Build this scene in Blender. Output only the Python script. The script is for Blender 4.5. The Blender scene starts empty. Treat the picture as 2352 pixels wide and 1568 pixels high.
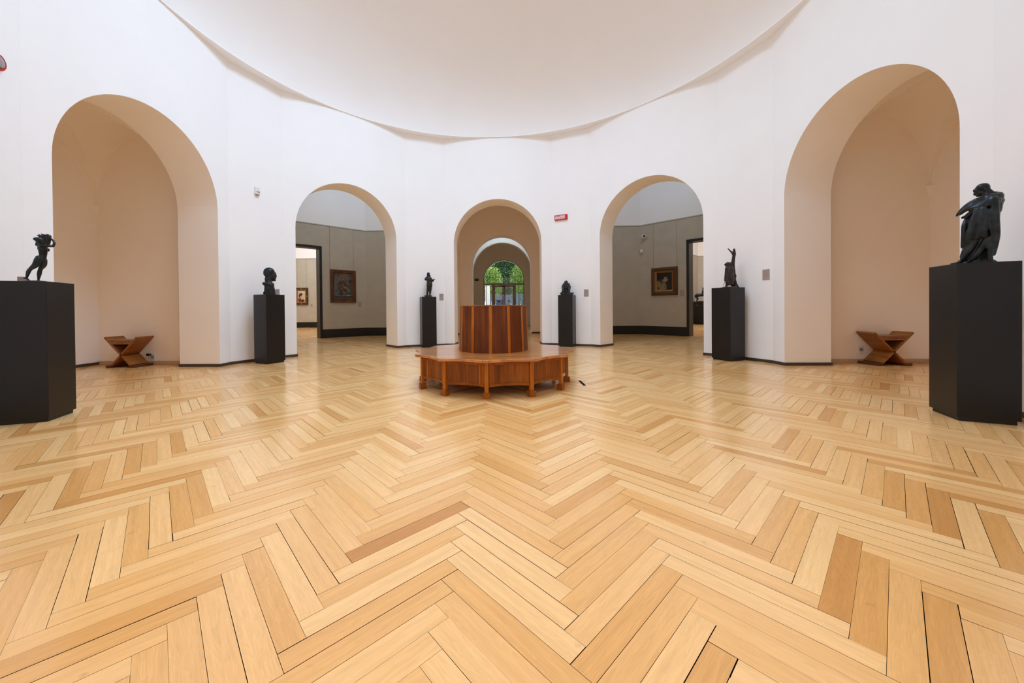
import bpy, bmesh, math, random
from mathutils import Vector, Matrix
R_ = random.Random(7)
PI = math.pi
sin, cos, rad = math.sin, math.cos, math.radians
SC = bpy.context.scene
COL = SC.collection

# ------------------------------------------------------------------ camera
F_PX, CX, HY = 846.3228, 1129.63, 709.4335
CAM = Vector((0.31738, -5.54082, 1.06))
YAW, PITCH, ROLL = -0.04638, 0.00771, -0.00922
cam_d = bpy.data.cameras.new('camera')
cam = bpy.data.objects.new('camera', cam_d)
COL.objects.link(cam)
_fx = Vector((sin(YAW), cos(YAW), 0)); _rx = Vector((cos(YAW), -sin(YAW), 0)); _up = Vector((0, 0, 1))
_F = _fx*cos(PITCH) - _up*sin(PITCH); _U = _fx*sin(PITCH) + _up*cos(PITCH)
_X = _rx*cos(ROLL) + _U*sin(ROLL); _Y = -_rx*sin(ROLL) + _U*cos(ROLL)
cam.matrix_world = Matrix(((_X.x, _Y.x, -_F.x, CAM.x), (_X.y, _Y.y, -_F.y, CAM.y), (_X.z, _Y.z, -_F.z, CAM.z), (0, 0, 0, 1)))
cam_d.sensor_fit = 'HORIZONTAL'; cam_d.sensor_width = 36.0
cam_d.lens = F_PX/2352*36.0
cam_d.shift_x = (1176-CX)/2352
cam_d.shift_y = -(784-(HY+F_PX*math.tan(PITCH)))/2352
cam_d.clip_start = 0.05; cam_d.clip_end = 200
SC.camera = cam

# ------------------------------------------------------------------ world, sun, lamps, exposure
w = bpy.data.worlds.new('sky'); SC.world = w; w.use_nodes = True
nt = w.node_tree; nt.nodes.clear()
sky = nt.nodes.new('ShaderNodeTexSky'); sky.sky_type = 'NISHITA'; sky.sun_elevation = rad(48); sky.sun_rotation = rad(150)
sky.sun_disc = False
bg = nt.nodes.new('ShaderNodeBackground'); bg.inputs[1].default_value = 0.65
ow = nt.nodes.new('ShaderNodeOutputWorld')
nt.links.new(sky.outputs[0], bg.inputs[0]); nt.links.new(bg.outputs[0], ow.inputs[0])
sun_d = bpy.data.lights.new('sun', 'SUN'); sun_d.energy = 6.0; sun_d.angle = rad(0.6); sun_d.color = (1, .95, .85)
sun = bpy.data.objects.new('sun', sun_d); COL.objects.link(sun); sun.rotation_euler = (rad(-40), rad(18), 0); sun.location = (0, 30, 20)

def area(name, loc, size, energy, color=(1, 1, 1), size_y=None, shape='SQUARE', rot=(0, 0, 0)):
    d = bpy.data.lights.new(name, 'AREA'); d.energy = energy; d.color = color; d.shape = shape; d.size = size
    if size_y: d.size_y = size_y
    o = bpy.data.objects.new(name, d); COL.objects.link(o); o.location = loc; o.rotation_euler = rot
    return o
area('skylight_rotunda', (0, 0, 9.30), 4.0, 276, (0.655, 0.99, 1.40), shape='DISK', rot=(0, rad(9), 0)).data.spread = rad(142)
for s in (-1, 1):
    area('skylight_side_room', (s*5.0, 6.6, 6.85), 2.4, 48 if s < 0 else 37, (0.77, 0.95, 1.15))
    area('skylight_far_room', (s*10.9, 13.0, 6.85), 3.5, 330, (0.86, 0.96, 1.08))
area('skylight_corridor', (0, 11.85, 6.6), 1.2, 40, (0.72, 0.95, 1.15), size_y=1.0, shape='RECTANGLE')
area('added_entry_fill', (0, -8.3, 5.4), 2.5, 75, (1.0, 0.97, 0.93))  # unseen lamp added behind the camera to brighten the near floor
SC.view_settings.view_transform = 'Standard'
SC.view_settings.look = 'None'
SC.view_settings.gamma = 1.0
SC.view_settings.use_curve_mapping = False
SC.view_settings.exposure = 0.0
try:
    SC.cycles.use_denoising = True
    SC.cycles.max_bounces = 20; SC.cycles.diffuse_bounces = 16
    SC.cycles.sample_clamp_indirect = 6.0
    SC.cycles.caustics_reflective = False; SC.cycles.caustics_refractive = False
except Exception:
    pass

# ------------------------------------------------------------------ materials
def lin(r, g, b):
    f = lambda c: (c/255/12.92) if c <= 10.3 else ((c/255+.055)/1.055)**2.4
    return (f(r), f(g), f(b), 1)
class NT:
    def __init__(s, name):
        s.m = bpy.data.materials.new(name); s.m.use_nodes = True
        s.t = s.m.node_tree; s.t.nodes.clear()
        s.out = s.n('OutputMaterial'); s.b = s.n('BsdfPrincipled'); s.l(s.b.outputs[0], s.out.inputs[0])
    def n(s, kind, **kw):
        x = s.t.nodes.new('ShaderNode'+kind)
        for k, v in kw.items():
            if k.startswith('i_'):
                k = k[2:]
                x.inputs[int(k) if k.isdigit() else k].default_value = v
            else: setattr(x, k, v)
        return x
    def l(s, a, b): s.t.links.new(a, b)
    def math(s, op, a, b=None, c=None):
        x = s.n('Math', operation=op)
        for i, v in enumerate((a, b, c)):
            if v is None: continue
            if isinstance(v, (int, float)): x.inputs[i].default_value = v
            else: s.l(v, x.inputs[i])
        return x.outputs[0]
    def ramp(s, fac, stops):
        x = s.n('ValToRGB'); e = x.color_ramp.elements
        while len(e) < len(stops): e.new(0.5)
        for q, (p, c) in zip(e, stops): q.position = p; q.color = c
        s.l(fac, x.inputs[0]); return x.outputs[0]
    def mix(s, fac, a, b, mode='MIX'):
        x = s.n('Mix', data_type='RGBA', blend_type=mode)
        for i, v in ((0, fac), (6, a), (7, b)):
            if isinstance(v, (int, float)): x.inputs[i].default_value = v
            elif isinstance(v, tuple): x.inputs[i].default_value = v
            else: s.l(v, x.inputs[i])
        return x.outputs[2]
    def bump(s, h, strength, dist=0.01):
        x = s.n('Bump'); x.inputs['Strength'].default_value = strength; x.inputs['Distance'].default_value = dist
        s.l(h, x.inputs['Height']); s.l(x.outputs[0], s.b.inputs['Normal'])
    def set(s, **kw):
        for k, v in kw.items(): s.b.inputs[k].default_value = v
        return s

def plain(name, col, rough=.6, metal=0.0, noise=0.06, nscale=6, bump=0.0, bscale=60, spec=.5):
    m = NT(name); m.set(Roughness=rough, Metallic=metal); m.b.inputs['Specular IOR Level'].default_value = spec
    tc = m.n('TexCoord'); nz = m.n('TexNoise'); nz.inputs['Scale'].default_value = nscale; nz.inputs['Detail'].default_value = 5
    m.l(tc.outputs['Object'], nz.inputs['Vector'])
    lo = tuple(c*(1-noise) for c in col[:3])+(1,); hi = tuple(min(1, c*(1+noise)) for c in col[:3])+(1,)
    m.l(m.ramp(nz.outputs[0], [(.3, lo), (.7, hi)]), m.b.inputs['Base Color'])
    if bump:
        b = m.n('TexNoise'); b.inputs['Scale'].default_value = bscale; b.inputs['Detail'].default_value = 4
        m.l(tc.outputs['Object'], b.inputs['Vector']); m.bump(b.outputs[0], bump)
    return m.m

def wood(name, dark, mid, light, axis='Z', rough=.32, scale=1.0, coat=0.0, uv=False):
    """furniture timber: grain streaks drawn out along one local axis"""
    m = NT(name); m.set(Roughness=rough)
    m.b.inputs['Specular IOR Level'].default_value = .5 if coat else .28
    m.b.inputs['Coat Weight'].default_value = coat; m.b.inputs['Coat Roughness'].default_value = .07
    tc = m.n('TexCoord'); mp = m.n('Mapping'); k = 22*scale
    sv = {'X': (1.2*scale, k, k), 'Y': (k, 1.2*scale, k), 'Z': (k, k, 1.2*scale)}[axis]
    mp.inputs['Scale'].default_value = sv
    m.l(tc.outputs['Object'], mp.inputs['Vector'])
    n1 = m.n('TexNoise'); n1.inputs['Scale'].default_value = 1.0; n1.inputs['Detail'].default_value = 6; n1.inputs['Distortion'].default_value = .6
    m.l(mp.outputs[0], n1.inputs['Vector'])
    n2 = m.n('TexNoise'); n2.inputs['Scale'].default_value = 2.2; m.l(tc.outputs['Object'], n2.inputs['Vector'])
    f = m.math('ADD', m.math('MULTIPLY', n1.outputs[0], .75), m.math('MULTIPLY', n2.outputs[0], .25))
    m.l(m.ramp(f, [(.36, dark), (.5, mid), (.64, light)]), m.b.inputs['Base Color'])
    m.bump(n1.outputs[0], .08, .004)
    return m.m

def oak_floor():
    m = NT('oak_parquet')
    ob = m.n('Attribute', attribute_type='OBJECT', attribute_name='tone')
    ge = m.n('Attribute', attribute_type='GEOMETRY', attribute_name='tone')
    tone = m.math('ADD', ob.outputs['Fac'], ge.outputs['Fac'])
    uv = m.n('UVMap'); uv.uv_map = 'grain'
    off = m.n('CombineXYZ'); m.l(m.math('MULTIPLY', tone, 61.7), off.inputs[0]); m.l(m.math('MULTIPLY', tone, 37.3), off.inputs[1]); m.l(m.math('MULTIPLY', tone, 17.0), off.inputs[2])
    add = m.n('VectorMath', operation='ADD'); m.l(uv.outputs[0], add.inputs[0]); m.l(off.outputs[0], add.inputs[1])
    # broad figure (cathedral arcs) and fine pores
    mp = m.n('Mapping'); mp.inputs['Scale'].default_value = (2.2, 16, 1); m.l(add.outputs[0], mp.inputs['Vector'])
    fig = m.n('TexNoise'); fig.inputs['Scale'].default_value = 1; fig.inputs['Detail'].default_value = 3; fig.inputs['Distortion'].default_value = 1.2
    m.l(mp.outputs[0], fig.inputs['Vector'])
    rings = m.math('FRACT', m.math('MULTIPLY', fig.outputs[0], 7.0))
    mp2 = m.n('Mapping'); mp2.inputs['Scale'].default_value = (14, 420, 1); m.l(add.outputs[0], mp2.inputs['Vector'])
    fine = m.n('TexNoise'); fine.inputs['Scale'].default_value = 1; fine.inputs['Detail'].default_value = 3; m.l(mp2.outputs[0], fine.inputs['Vector'])
    mp3 = m.n('Mapping'); mp3.inputs['Scale'].default_value = (2, 42, 1); m.l(add.outputs[0], mp3.inputs['Vector'])
    mid = m.n('TexNoise'); mid.inputs['Scale'].default_value = 1; mid.inputs['Detail'].default_value = 4; m.l(mp3.outputs[0], mid.inputs['Vector'])
    base = m.ramp(m.math('FRACT', tone), [(0.0, lin(246, 200, 138)), (.3, lin(240, 189, 125)), (.62, lin(233, 178, 111)), (.88, lin(218, 159, 91)), (1.0, lin(197, 132, 68))])
    g = m.math('ADD', m.math('MULTIPLY', m.math('SUBTRACT', fine.outputs[0], .5), .30), m.math('MULTIPLY', m.math('SUBTRACT', mid.outputs[0], .5), .30))
    g = m.math('ADD', g, m.math('MULTIPLY', m.math('SUBTRACT', rings, .5), .06))
    gv = m.math('ADD', g, 1.0)
    cc = m.n('CombineColor'); m.l(gv, cc.inputs[0]); m.l(m.math('POWER', gv, 1.15), cc.inputs[1]); m.l(m.math('POWER', gv, 1.4), cc.inputs[2])
    col = m.mix(1.0, base, cc.outputs[0], 'MULTIPLY')
    # scattered small knots / stains
    tc = m.n('TexCoord'); geo = m.n('NewGeometry'); kn = m.n('TexNoise'); kn.inputs['Scale'].default_value = 9.0; kn.inputs['Detail'].default_value = 6
    m.l(geo.outputs['Position'], kn.inputs['Vector'])
    st = m.ramp(kn.outputs[0], [(.70, (0, 0, 0, 1)), (.78, (1, 1, 1, 1))])
    col = m.mix(m.math('MULTIPLY', st, .35), col, lin(120, 80, 45))
    m.l(col, m.b.inputs['Base Color'])
    rn = m.n('TexNoise'); rn.inputs['Scale'].default_value = 1.6; rn.inputs['Detail'].default_value = 3; m.l(geo.outputs['Position'], rn.inputs['Vector'])
    m.l(m.math('ADD', m.math('MULTIPLY', rn.outputs[0], .12), .10), m.b.inputs['Roughness'])
    m.b.inputs['Specular IOR Level'].default_value = .5
    m.bump(fine.outputs[0], .05, .002)
    return m.m

def bronze(name, c1, c2):
    m = NT(name); m.set(Metallic=.55, Roughness=.36)
    tc = m.n('TexCoord'); nz = m.n('TexNoise'); nz.inputs['Scale'].default_value = 14; nz.inputs['Detail'].default_value = 6
    m.l(tc.outputs['Object'], nz.inputs['Vector'])
    m.l(m.ramp(nz.outputs[0], [(.35, c1), (.68, c2)]), m.b.inputs['Base Color'])
    b = m.n('TexNoise'); b.inputs['Scale'].default_value = 70; b.inputs['Detail'].default_value = 4; m.l(tc.outputs['Object'], b.inputs['Vector'])
    m.bump(b.outputs[0], .35, .006)
    return m.m

def glass(name):
    m = NT(name); t = m.n('BsdfTransparent'); g = m.n('BsdfGlossy'); g.inputs['Roughness'].default_value = .02
    t.inputs[0].default_value = (.93, .96, .95, 1)
    fr = m.n('Fresnel'); fr.inputs[0].default_value = 1.45; mx = m.n('MixShader')
    m.l(fr.outputs[0], mx.inputs[0]); m.l(t.outputs[0], mx.inputs[1]); m.l(g.outputs[0], mx.inputs[2]); m.l(mx.outputs[0], m.out.inputs[0])
    return m.m

def leafmat(name, c1, c2):
    m = NT(name); m.set(Roughness=.5)
    geo = m.n('NewGeometry')
    m.l(m.ramp(geo.outputs['Random Per Island'], [(0, c1), (1, c2)]), m.b.inputs['Base Color'])
    m.b.inputs['Transmission Weight'].default_value = 0.0
    tr = m.n('BsdfTranslucent'); m.l(m.ramp(geo.outputs['Random Per Island'], [(0, c1), (1, c2)]), tr.inputs[0])
    mx = m.n('MixShader'); mx.inputs[0].default_value = .45
    m.l(m.b.outputs[0], mx.inputs[1]); m.l(tr.outputs[0], mx.inputs[2]); m.l(mx.outputs[0], m.out.inputs[0])
    return m.m

def vcol(name, rough=.55):
    m = NT(name); m.set(Roughness=rough)
    a = m.n('Attribute', attribute_name='paint'); m.l(a.outputs['Color'], m.b.inputs['Base Color'])
    tc = m.n('TexCoord'); b = m.n('TexNoise'); b.inputs['Scale'].default_value = 45; m.l(tc.outputs['Object'], b.inputs['Vector'])
    m.bump(b.outputs[0], .2, .004)
    return m.m

def labelmat():
    m = NT('plaque_card'); m.set(Roughness=.5)
    tc = m.n('TexCoord'); sx = m.n('SeparateXYZ'); m.l(tc.outputs['Generated'], sx.inputs[0])
    z = sx.outputs[2]; x = sx.outputs[0]
    ln = m.math('GREATER_THAN', m.math('FRACT', m.math('MULTIPLY', z, 13)), .62)
    hi = m.math('MULTIPLY', m.math('GREATER_THAN', z, .42), m.math('LESS_THAN', z, .9))
    xx = m.math('MULTIPLY', m.math('GREATER_THAN', x, .14), m.math('LESS_THAN', x, .74))
    f = m.math('MULTIPLY', m.math('MULTIPLY', ln, hi), m.math('MULTIPLY', xx, .22))
    m.l(m.mix(f, lin(165, 148, 140), lin(70, 60, 58)), m.b.inputs['Base Color'])
    return m.m

M = {}
M['plaster'] = plain('white_plaster', (.90, .90, .90, 1), .75, noise=.012, nscale=1.3, bump=.05, bscale=120, spec=.25)
M['cream'] = plain('cream_plaster', (.93, .895, .85, 1), .75, noise=.012, nscale=1.3, bump=.05, bscale=120, spec=.25)
M['tan'] = plain('tan_plaster', (.93, .865, .78, 1), .75, noise=.012, nscale=1.3, bump=.05, bscale=120, spec=.25)
M['dome'] = plain('dome_plaster', (.86, .85, .84, 1), .8, noise=.01, nscale=1, spec=.2)
M['fabric'] = plain('grey_wall_fabric', lin(184, 178, 162), .85, noise=.05, nscale=3, bump=.1, bscale=300, spec=.2)
M['floor'] = oak_floor()
M['sub'] = plain('dark_joint', lin(30, 18, 11), .95, noise=.2, spec=.1)
M['skirt'] = plain('dark_brown_skirting', lin(70, 52, 42), .5, noise=.15, nscale=12)
M['skirt_tan'] = plain('tan_skirting', lin(196, 170, 143), .6, noise=.05)
M['black'] = plain('black_lacquer', lin(20, 15, 14), .4, noise=.1, nscale=10)
M['ped'] = plain('dark_brown_pedestal_lacquer', lin(17, 13, 12), .36, noise=.05, nscale=20, spec=.4)
M['ped2'] = plain('plinth_lacquer', lin(24, 20, 18), .5, noise=.05)
M['bronze'] = bronze('dark_bronze', lin(24, 24, 24), lin(50, 56, 60))
M['bronze_brown'] = bronze('brown_bronze', lin(38, 31, 28), lin(70, 60, 54))
M['bronze_green'] = bronze('green_bronze', lin(32, 31, 28), lin(66, 64, 58))
M['w_seat'] = wood('seat_oak', lin(158, 94, 38), lin(186, 116, 52), lin(212, 142, 74), 'X', .34, .9, .75)
M['w_apron'] = wood('apron_oak', lin(100, 50, 7), lin(126, 66, 11), lin(152, 86, 20), 'Z', .42, .9, .0)
M['w_panel'] = wood('panel_oak', lin(82, 37, 5), lin(100, 48, 8), lin(122, 64, 15), 'Z', .42, 1, .0)
M['w_strip'] = wood('strip_oak', lin(154, 84, 14), lin(176, 100, 19), lin(198, 118, 30), 'Z', .4, 1, .0)
M['w_rail'] = wood('rail_oak', lin(122, 64, 9), lin(144, 78, 12), lin(166, 96, 22), 'X', .4, 1, .0)
M['w_stool'] = wood('stool_oak', lin(116, 66, 20), lin(144, 86, 28), lin(168, 106, 40), 'Y', .4, 1, .05)
M['w_stool_d'] = wood('stool_foot_oak', lin(78, 44, 24), lin(96, 56, 30), lin(112, 68, 38), 'Y', .4, 1)
M['rail'] = plain('picture_rail_grey', lin(176, 172, 160), .6, noise=.03)
M['plaque'] = labelmat()
M['white_pl'] = plain('white_plastic', (.78, .78, .76, 1), .35, noise=.01)
M['grey_pl'] = plain('grey_plastic', lin(150, 145, 148), .35, noise=.02)
M['black_pl'] = plain('black_plastic', lin(16, 16, 18), .25, noise=.02)
M['red'] = plain('red_plastic', lin(190, 16, 30), .35, noise=.03)
M['letters'] = plain('white_letters', (.85, .8, .82, 1), .5, noise=.01)
M['gold'] = plain('gilt_frame', lin(86, 56, 22), .5, .2, noise=.45, nscale=60, bump=.5, bscale=90)
M['gold_l'] = plain('pale_gilt', lin(150, 104, 46), .4, .3, noise=.2, nscale=40)
M['frame_br'] = wood('brown_picture_frame', lin(70, 40, 16), lin(92, 54, 22), lin(112, 70, 32), 'Z', .4)
M['frame_dk'] = plain('dark_picture_frame', lin(62, 42, 24), .4, noise=.2, nscale=20)
M['paint'] = vcol('oil_paint')
M['wire'] = plain('hanging_wire', lin(128, 124, 112), .4, .5)
M['steel'] = plain('bronze_anodised_metal', lin(176, 160, 146), .45, .0, noise=.05)
M['iron'] = plain('wrought_iron', lin(22, 26, 26), .5, .4)
M['glass'] = glass('window_glass')
M['green'] = plain('exit_green', lin(12, 70, 45), .4)
M['ground'] = plain('gravel_ground', lin(150, 140, 122), .9, noise=.2, nscale=8)
M['fence'] = plain('grey_blue_fence', lin(84, 96, 106), .7, noise=.15, nscale=5)
M['bluep'] = plain('blue_panel', lin(22, 38, 66), .5)
M['stone'] = plain('pale_stone', lin(214, 212, 205), .7, noise=.05)
M['bark'] = plain('bark', lin(74, 62, 50), .9, noise=.3, nscale=10, bump=.6, bscale=30)
M['leaf1'] = leafmat('leaves_mid', lin(18, 56, 26), lin(84, 130, 44))
M['leaf2'] = leafmat('leaves_bright', lin(70, 120, 40), lin(190, 210, 90))
m = NT('frosted_skylight'); m.b.inputs['Base Color'].default_value = (.9, .95, 1, 1); m.b.inputs['Emission Color'].default_value = (.93, .97, 1, 1); m.b.inputs['Emission Strength'].default_value = 1.5
M['skylight'] = m.m

# ------------------------------------------------------------------ helpers
def link(name, me, mat=None, parent=None, kind=None, loc=None, rot=None):
    o = bpy.data.objects.new(name, me); COL.objects.link(o)
    if mat is not None and me is not None and not me.materials:
        me.materials.append(M[mat] if isinstance(mat, str) else mat)
    if parent is not None: o.parent = parent
    if kind: o['kind'] = kind
    if loc is not None: o.location = loc
    if rot is not None: o.rotation_euler = rot
    return o
def tag(o, label, cat, group=None):
    o['label'] = label; o['category'] = cat
    if group: o['group'] = group
    return o
def thing(name, loc, rz, label, cat, group=None):
    o = bpy.data.objects.new(name, None); COL.objects.link(o); o.location = loc; o.rotation_euler = (0, 0, rz)
    o.empty_display_size = .1
    return tag(o, label, cat, group)
class MB:
    """collects simple solids and links them as one mesh"""
    def __init__(s): s.v = []; s.f = []
    def add(s, vs, fs):
        n = len(s.v); s.v += [tuple(v) for v in vs]; s.f += [tuple(i+n for i in f) for f in fs]; return s
    def box(s, a, b, mat=None):
        x0, y0, z0 = a; x1, y1, z1 = b
        vs = [(x0, y0, z0), (x1, y0, z0), (x1, y1, z0), (x0, y1, z0), (x0, y0, z1), (x1, y0, z1), (x1, y1, z1), (x0, y1, z1)]
        if mat is not None: vs = [tuple(mat @ Vector(v)) for v in vs]
        return s.add(vs, [(3, 2, 1, 0), (4, 5, 6, 7), (0, 1, 5, 4), (1, 2, 6, 5), (2, 3, 7, 6), (3, 0, 4, 7)])
    def prism(s, poly, z0, z1, mat=None):
        n = len(poly); vs = [(x, y, z0) for x, y in poly]+[(x, y, z1) for x, y in poly]
        if mat is not None: vs = [tuple(mat @ Vector(v)) for v in vs]
        return s.add(vs, [tuple(reversed(range(n))), tuple(range(n, 2*n))]+[(i, (i+1) % n, n+(i+1) % n, n+i) for i in range(n)])
    def bar(s, a, b, r, n=8):
        a = Vector(a); b = Vector(b); d = (b-a).normalized(); u = d.orthogonal().normalized(); v = d.cross(u)
        vs = [p+(u*cos(2*PI*i/n)+v*sin(2*PI*i/n))*r for p in (a, b) for i in range(n)]
        return s.add(vs, [tuple(reversed(range(n))), tuple(range(n, 2*n))]+[(i, (i+1) % n, n+(i+1) % n, n+i) for i in range(n)])
    def lathe(s, prof, n=32, c=(0, 0), mat=None):
        """prof: list of (r,z) from bottom to top, closed at the axis if r==0"""
        vs = []; rows = []
        for r, z in prof:
            if r <= 1e-9: rows.append([len(vs)]); vs.append((c[0], c[1], z))
            else:
                rows.append(list(range(len(vs), len(vs)+n))); vs += [(c[0]+r*cos(2*PI*i/n), c[1]+r*sin(2*PI*i/n), z) for i in range(n)]
        fs = []
        for A, B in zip(rows, rows[1:]):
            for i in range(n):
                j = (i+1) % n
                if len(A) == 1 and len(B) == 1: continue
                if len(A) == 1: fs.append((A[0], B[j], B[i]))
                elif len(B) == 1: fs.append((A[i], A[j], B[0]))
                else: fs.append((A[i], A[j], B[j], B[i]))
        if mat is not None: vs = [tuple(mat @ Vector(v)) for v in vs]
        return s.add(vs, fs)
    def mesh(s, name, smooth=False, bevel=0, fix=False):
        me = bpy.data.meshes.new(name); me.from_pydata(s.v, [], s.f)
        if bevel or fix:
            bm = bmesh.new(); bm.from_mesh(me)
            if fix: bmesh.ops.recalc_face_normals(bm, faces=bm.faces)
            if bevel: bmesh.ops.bevel(bm, geom=[e for e in bm.edges if e.is_manifold and e.calc_face_angle(0) > .5], offset=bevel, segments=1, affect='EDGES', profile=.7)
            bm.to_mesh(me); bm.free()
        if smooth:
            for p in me.polygons: p.use_smooth = True
        me.update(); return me
    def obj(s, name, mat, parent=None, kind=None, smooth=False, bevel=0, fix=False, loc=None, rot=None):
        return link(name, s.mesh(name, smooth, bevel, fix), mat, parent, kind, loc, rot)
def structure(name, mb, mat, **kw): return mb.obj(name, mat, kind='structure', **kw)
def face_frame(ang, R):
    """frame on a rotunda face: x along the wall to the right seen from inside, y outward, z up"""
    a = rad(ang); n = Vector((sin(a), cos(a), 0)); t = Vector((cos(a), -sin(a), 0))
    return Matrix(((t.x, n.x, 0, n.x*R), (t.y, n.y, 0, n.y*R), (0, 0, 1, 0), (0, 0, 0, 1)))
def seg_frame(p, q):
    p = Vector((p[0], p[1], 0)); q = Vector((q[0], q[1], 0)); t = (q-p).normalized(); n = Vector((-t.y, t.x, 0))
    return Matrix(((t.x, n.x, 0, p.x), (t.y, n.y, 0, p.y), (0, 0, 1, 0), (0, 0, 0, 1))), (q-p).length
def arch_slab(mb, mat, xl, xr, a, zs, ztop, y0, y1, xc=0.0, n=40, rise=None, rv=None):
    """slab from xl..xr, y0..y1 with a round-headed opening of half width a springing at zs"""
    rise = rise or a
    cols = [(xl, 0), (xc-a, 0)]
    arc = [(xc-a*cos(PI*i/n), zs+rise*sin(PI*i/n)) for i in range(n+1)]
    def quad(pts):
        k = [tuple(mat @ Vector(p)) for p in pts]; mb.add(k, [(0, 1, 2, 3)])
    
    for y, flip in ((y0, False), (y1, True)):
        def face(x0, x1, za0, za1):
            p = [(x0, y, za0), (x1, y, za1), (x1, y, ztop), (x0, y, ztop)]
            quad(p[::-1] if flip else p)
        face(xl, xc-a, 0, 0); face(xc+a, xr, 0, 0)
        for (x0, z0), (x1, z1) in zip(arc, arc[1:]): face(x0, x1, z0, z1)
    # reveal
    main = mb
    if rv is not None: mb = rv
    path = [(xc-a, 0)]+arc+[(xc+a, 0)]
    for (x0, z0), (x1, z1) in zip(path, path[1:]):
        quad([(x0, y0, z0), (x0, y1, z0), (x1, y1, z1), (x1, y0, z1)])
    mb = main
    quad([(xl, y0, 0), (xl, y0, ztop), (xl, y1, ztop), (xl, y1, 0)]); quad([(xr, y0, 0), (xr, y1, 0), (xr, y1, ztop), (xr, y0, ztop)])
    quad([(xl, y0, ztop), (xr, y0, ztop), (xr, y1, ztop), (xl, y1, ztop)])

# ------------------------------------------------------------------ rotunda shell
RW, WH, AW, ZS, ZR = 5.2376, 1.5643, 1.2822, 2.9879, 6.056     # wide-face inradius, half width, arch half width, spring, cornice
RN = 5.438                                                     # inradius of the narrow faces
NH = (Vector((2.597, 4.81, 0))-Vector((1.5643, 5.2376, 0))).length/2
ZT = 6.4
wide = {0: 'back', -1: 'back_left', 1: 'back_right', -2: 'left', 2: 'right', -3: 'front_left', 3: 'front_right', 4: 'front'}
depth = {0: .70, -1: .66, 1: .66, -2: .80, 2: .80, 4: .6}
for k, nm in wide.items():
    mb = MB(); fr = face_frame(45*k, RW)
    if k in depth:
        rv = MB(); arch_slab(mb, fr, -WH, WH, AW, ZS, ZT, 0, depth[k], rv=rv)
    else: mb.box((-WH, 0, 0), (WH, .4, ZT), fr)
    o = structure('wall_'+nm, mb, 'plaster')
    if k in depth: rv.obj('arch_reveal', 'cream', o, smooth=False)
    # skirting: along the face and round into the reveal
    sk = MB(); h, t = .055, .016
    if k in depth and k not in (4,):
        d = depth[k]
        for s in (-1, 1):
            x0, x1 = sorted((s*WH, s*AW))
            sk.box((x0, -t, 0), (x1, 0, h), fr)
            x0, x1 = sorted((s*AW, s*(AW-t)))
            sk.box((x0, -t, 0), (x1, d+.02, h), fr)
    else: sk.box((-WH, -t, 0), (WH, 0, h), fr)
    sk.obj('baseboard_'+nm, 'skirt', kind='structure', bevel=.004)
narrow = {-.5: 'back_left_pier', .5: 'back_right_pier', -1.5: 'left_pier', 1.5: 'right_pier', -2.5: 'near_left_pier', 2.5: 'near_right_pier', 3.5: 'front_right_pier', -3.5: 'front_left_pier'}
for k, nm in narrow.items():
    mb = MB().box((-NH, 0, 0), (NH, .4, ZT), face_frame(45*k, RN)); structure('wall_'+nm, mb, 'plaster')
    sk = MB().box((-NH, -.016, 0), (NH, 0, .055), face_frame(45*k, RN)); sk.obj('baseboard_'+nm, 'skirt', kind='structure', bevel=.004)
# cornice soffit: polygon outside, circle inside; dome above with an oculus
RD = RW-.026
poly = []
for k in range(8):
    f = face_frame(45*k, RW); poly += [f @ Vector((-WH-.02, .02, 0)), f @ Vector((WH+.02, .02, 0))]
def poly_r(a):
    best = 1e9
    for k in range(8):
        for ang, R in ((45*k, RW+.03), (45*k+22.5, RN+.03)):
            c = cos(a-rad(ang))
            if c > .2: best = min(best, R/c)
    return best
N = 256; vs = []; fs = []
for i in range(N):
    a = 2*PI*i/N; r = poly_r(a)
    for q, z in ((r, ZR), (RD, ZR), (RD, ZR+.02)): vs.append((sin(a)*q, cos(a)*q, z))
for i in range(N):
    j = (i+1) % N
    fs += [(3*i, 3*i+1, 3*j+1, 3*j), (3*i+1, 3*i+2, 3*j+2, 3*j+1)]
structure('trim_cornice_soffit', MB().add(vs, fs), 'plaster')
DH, RO = 3.2, 2.1
p0 = math.acos(RO/RD)
prof = [(RD*cos(p0*i/48), ZR+.02+DH*sin(p0*i/48)) for i in range(49)]
zo = prof[-1][1]
prof += [(RO, zo+.55), (RO+.3, zo+.55), (RO+.3, zo+.75)]
structure('ceiling_dome', MB().lathe(prof, 128), 'dome', smooth=True)
sk = MB().lathe([(0, zo+.70), (RO+.3, zo+.70), (RO+.3, zo+.73), (0, zo+.73)], 48)
sko = structure('window_dome_skylight', sk, 'skylight')
for i in range(8):
    MB().box((0, -.03, zo+.62), (RO+.3, .03, zo+.69), Matrix.Rotation(i*PI/4, 4, 'Z')).obj('glazing_bar', 'steel', sko)

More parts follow.
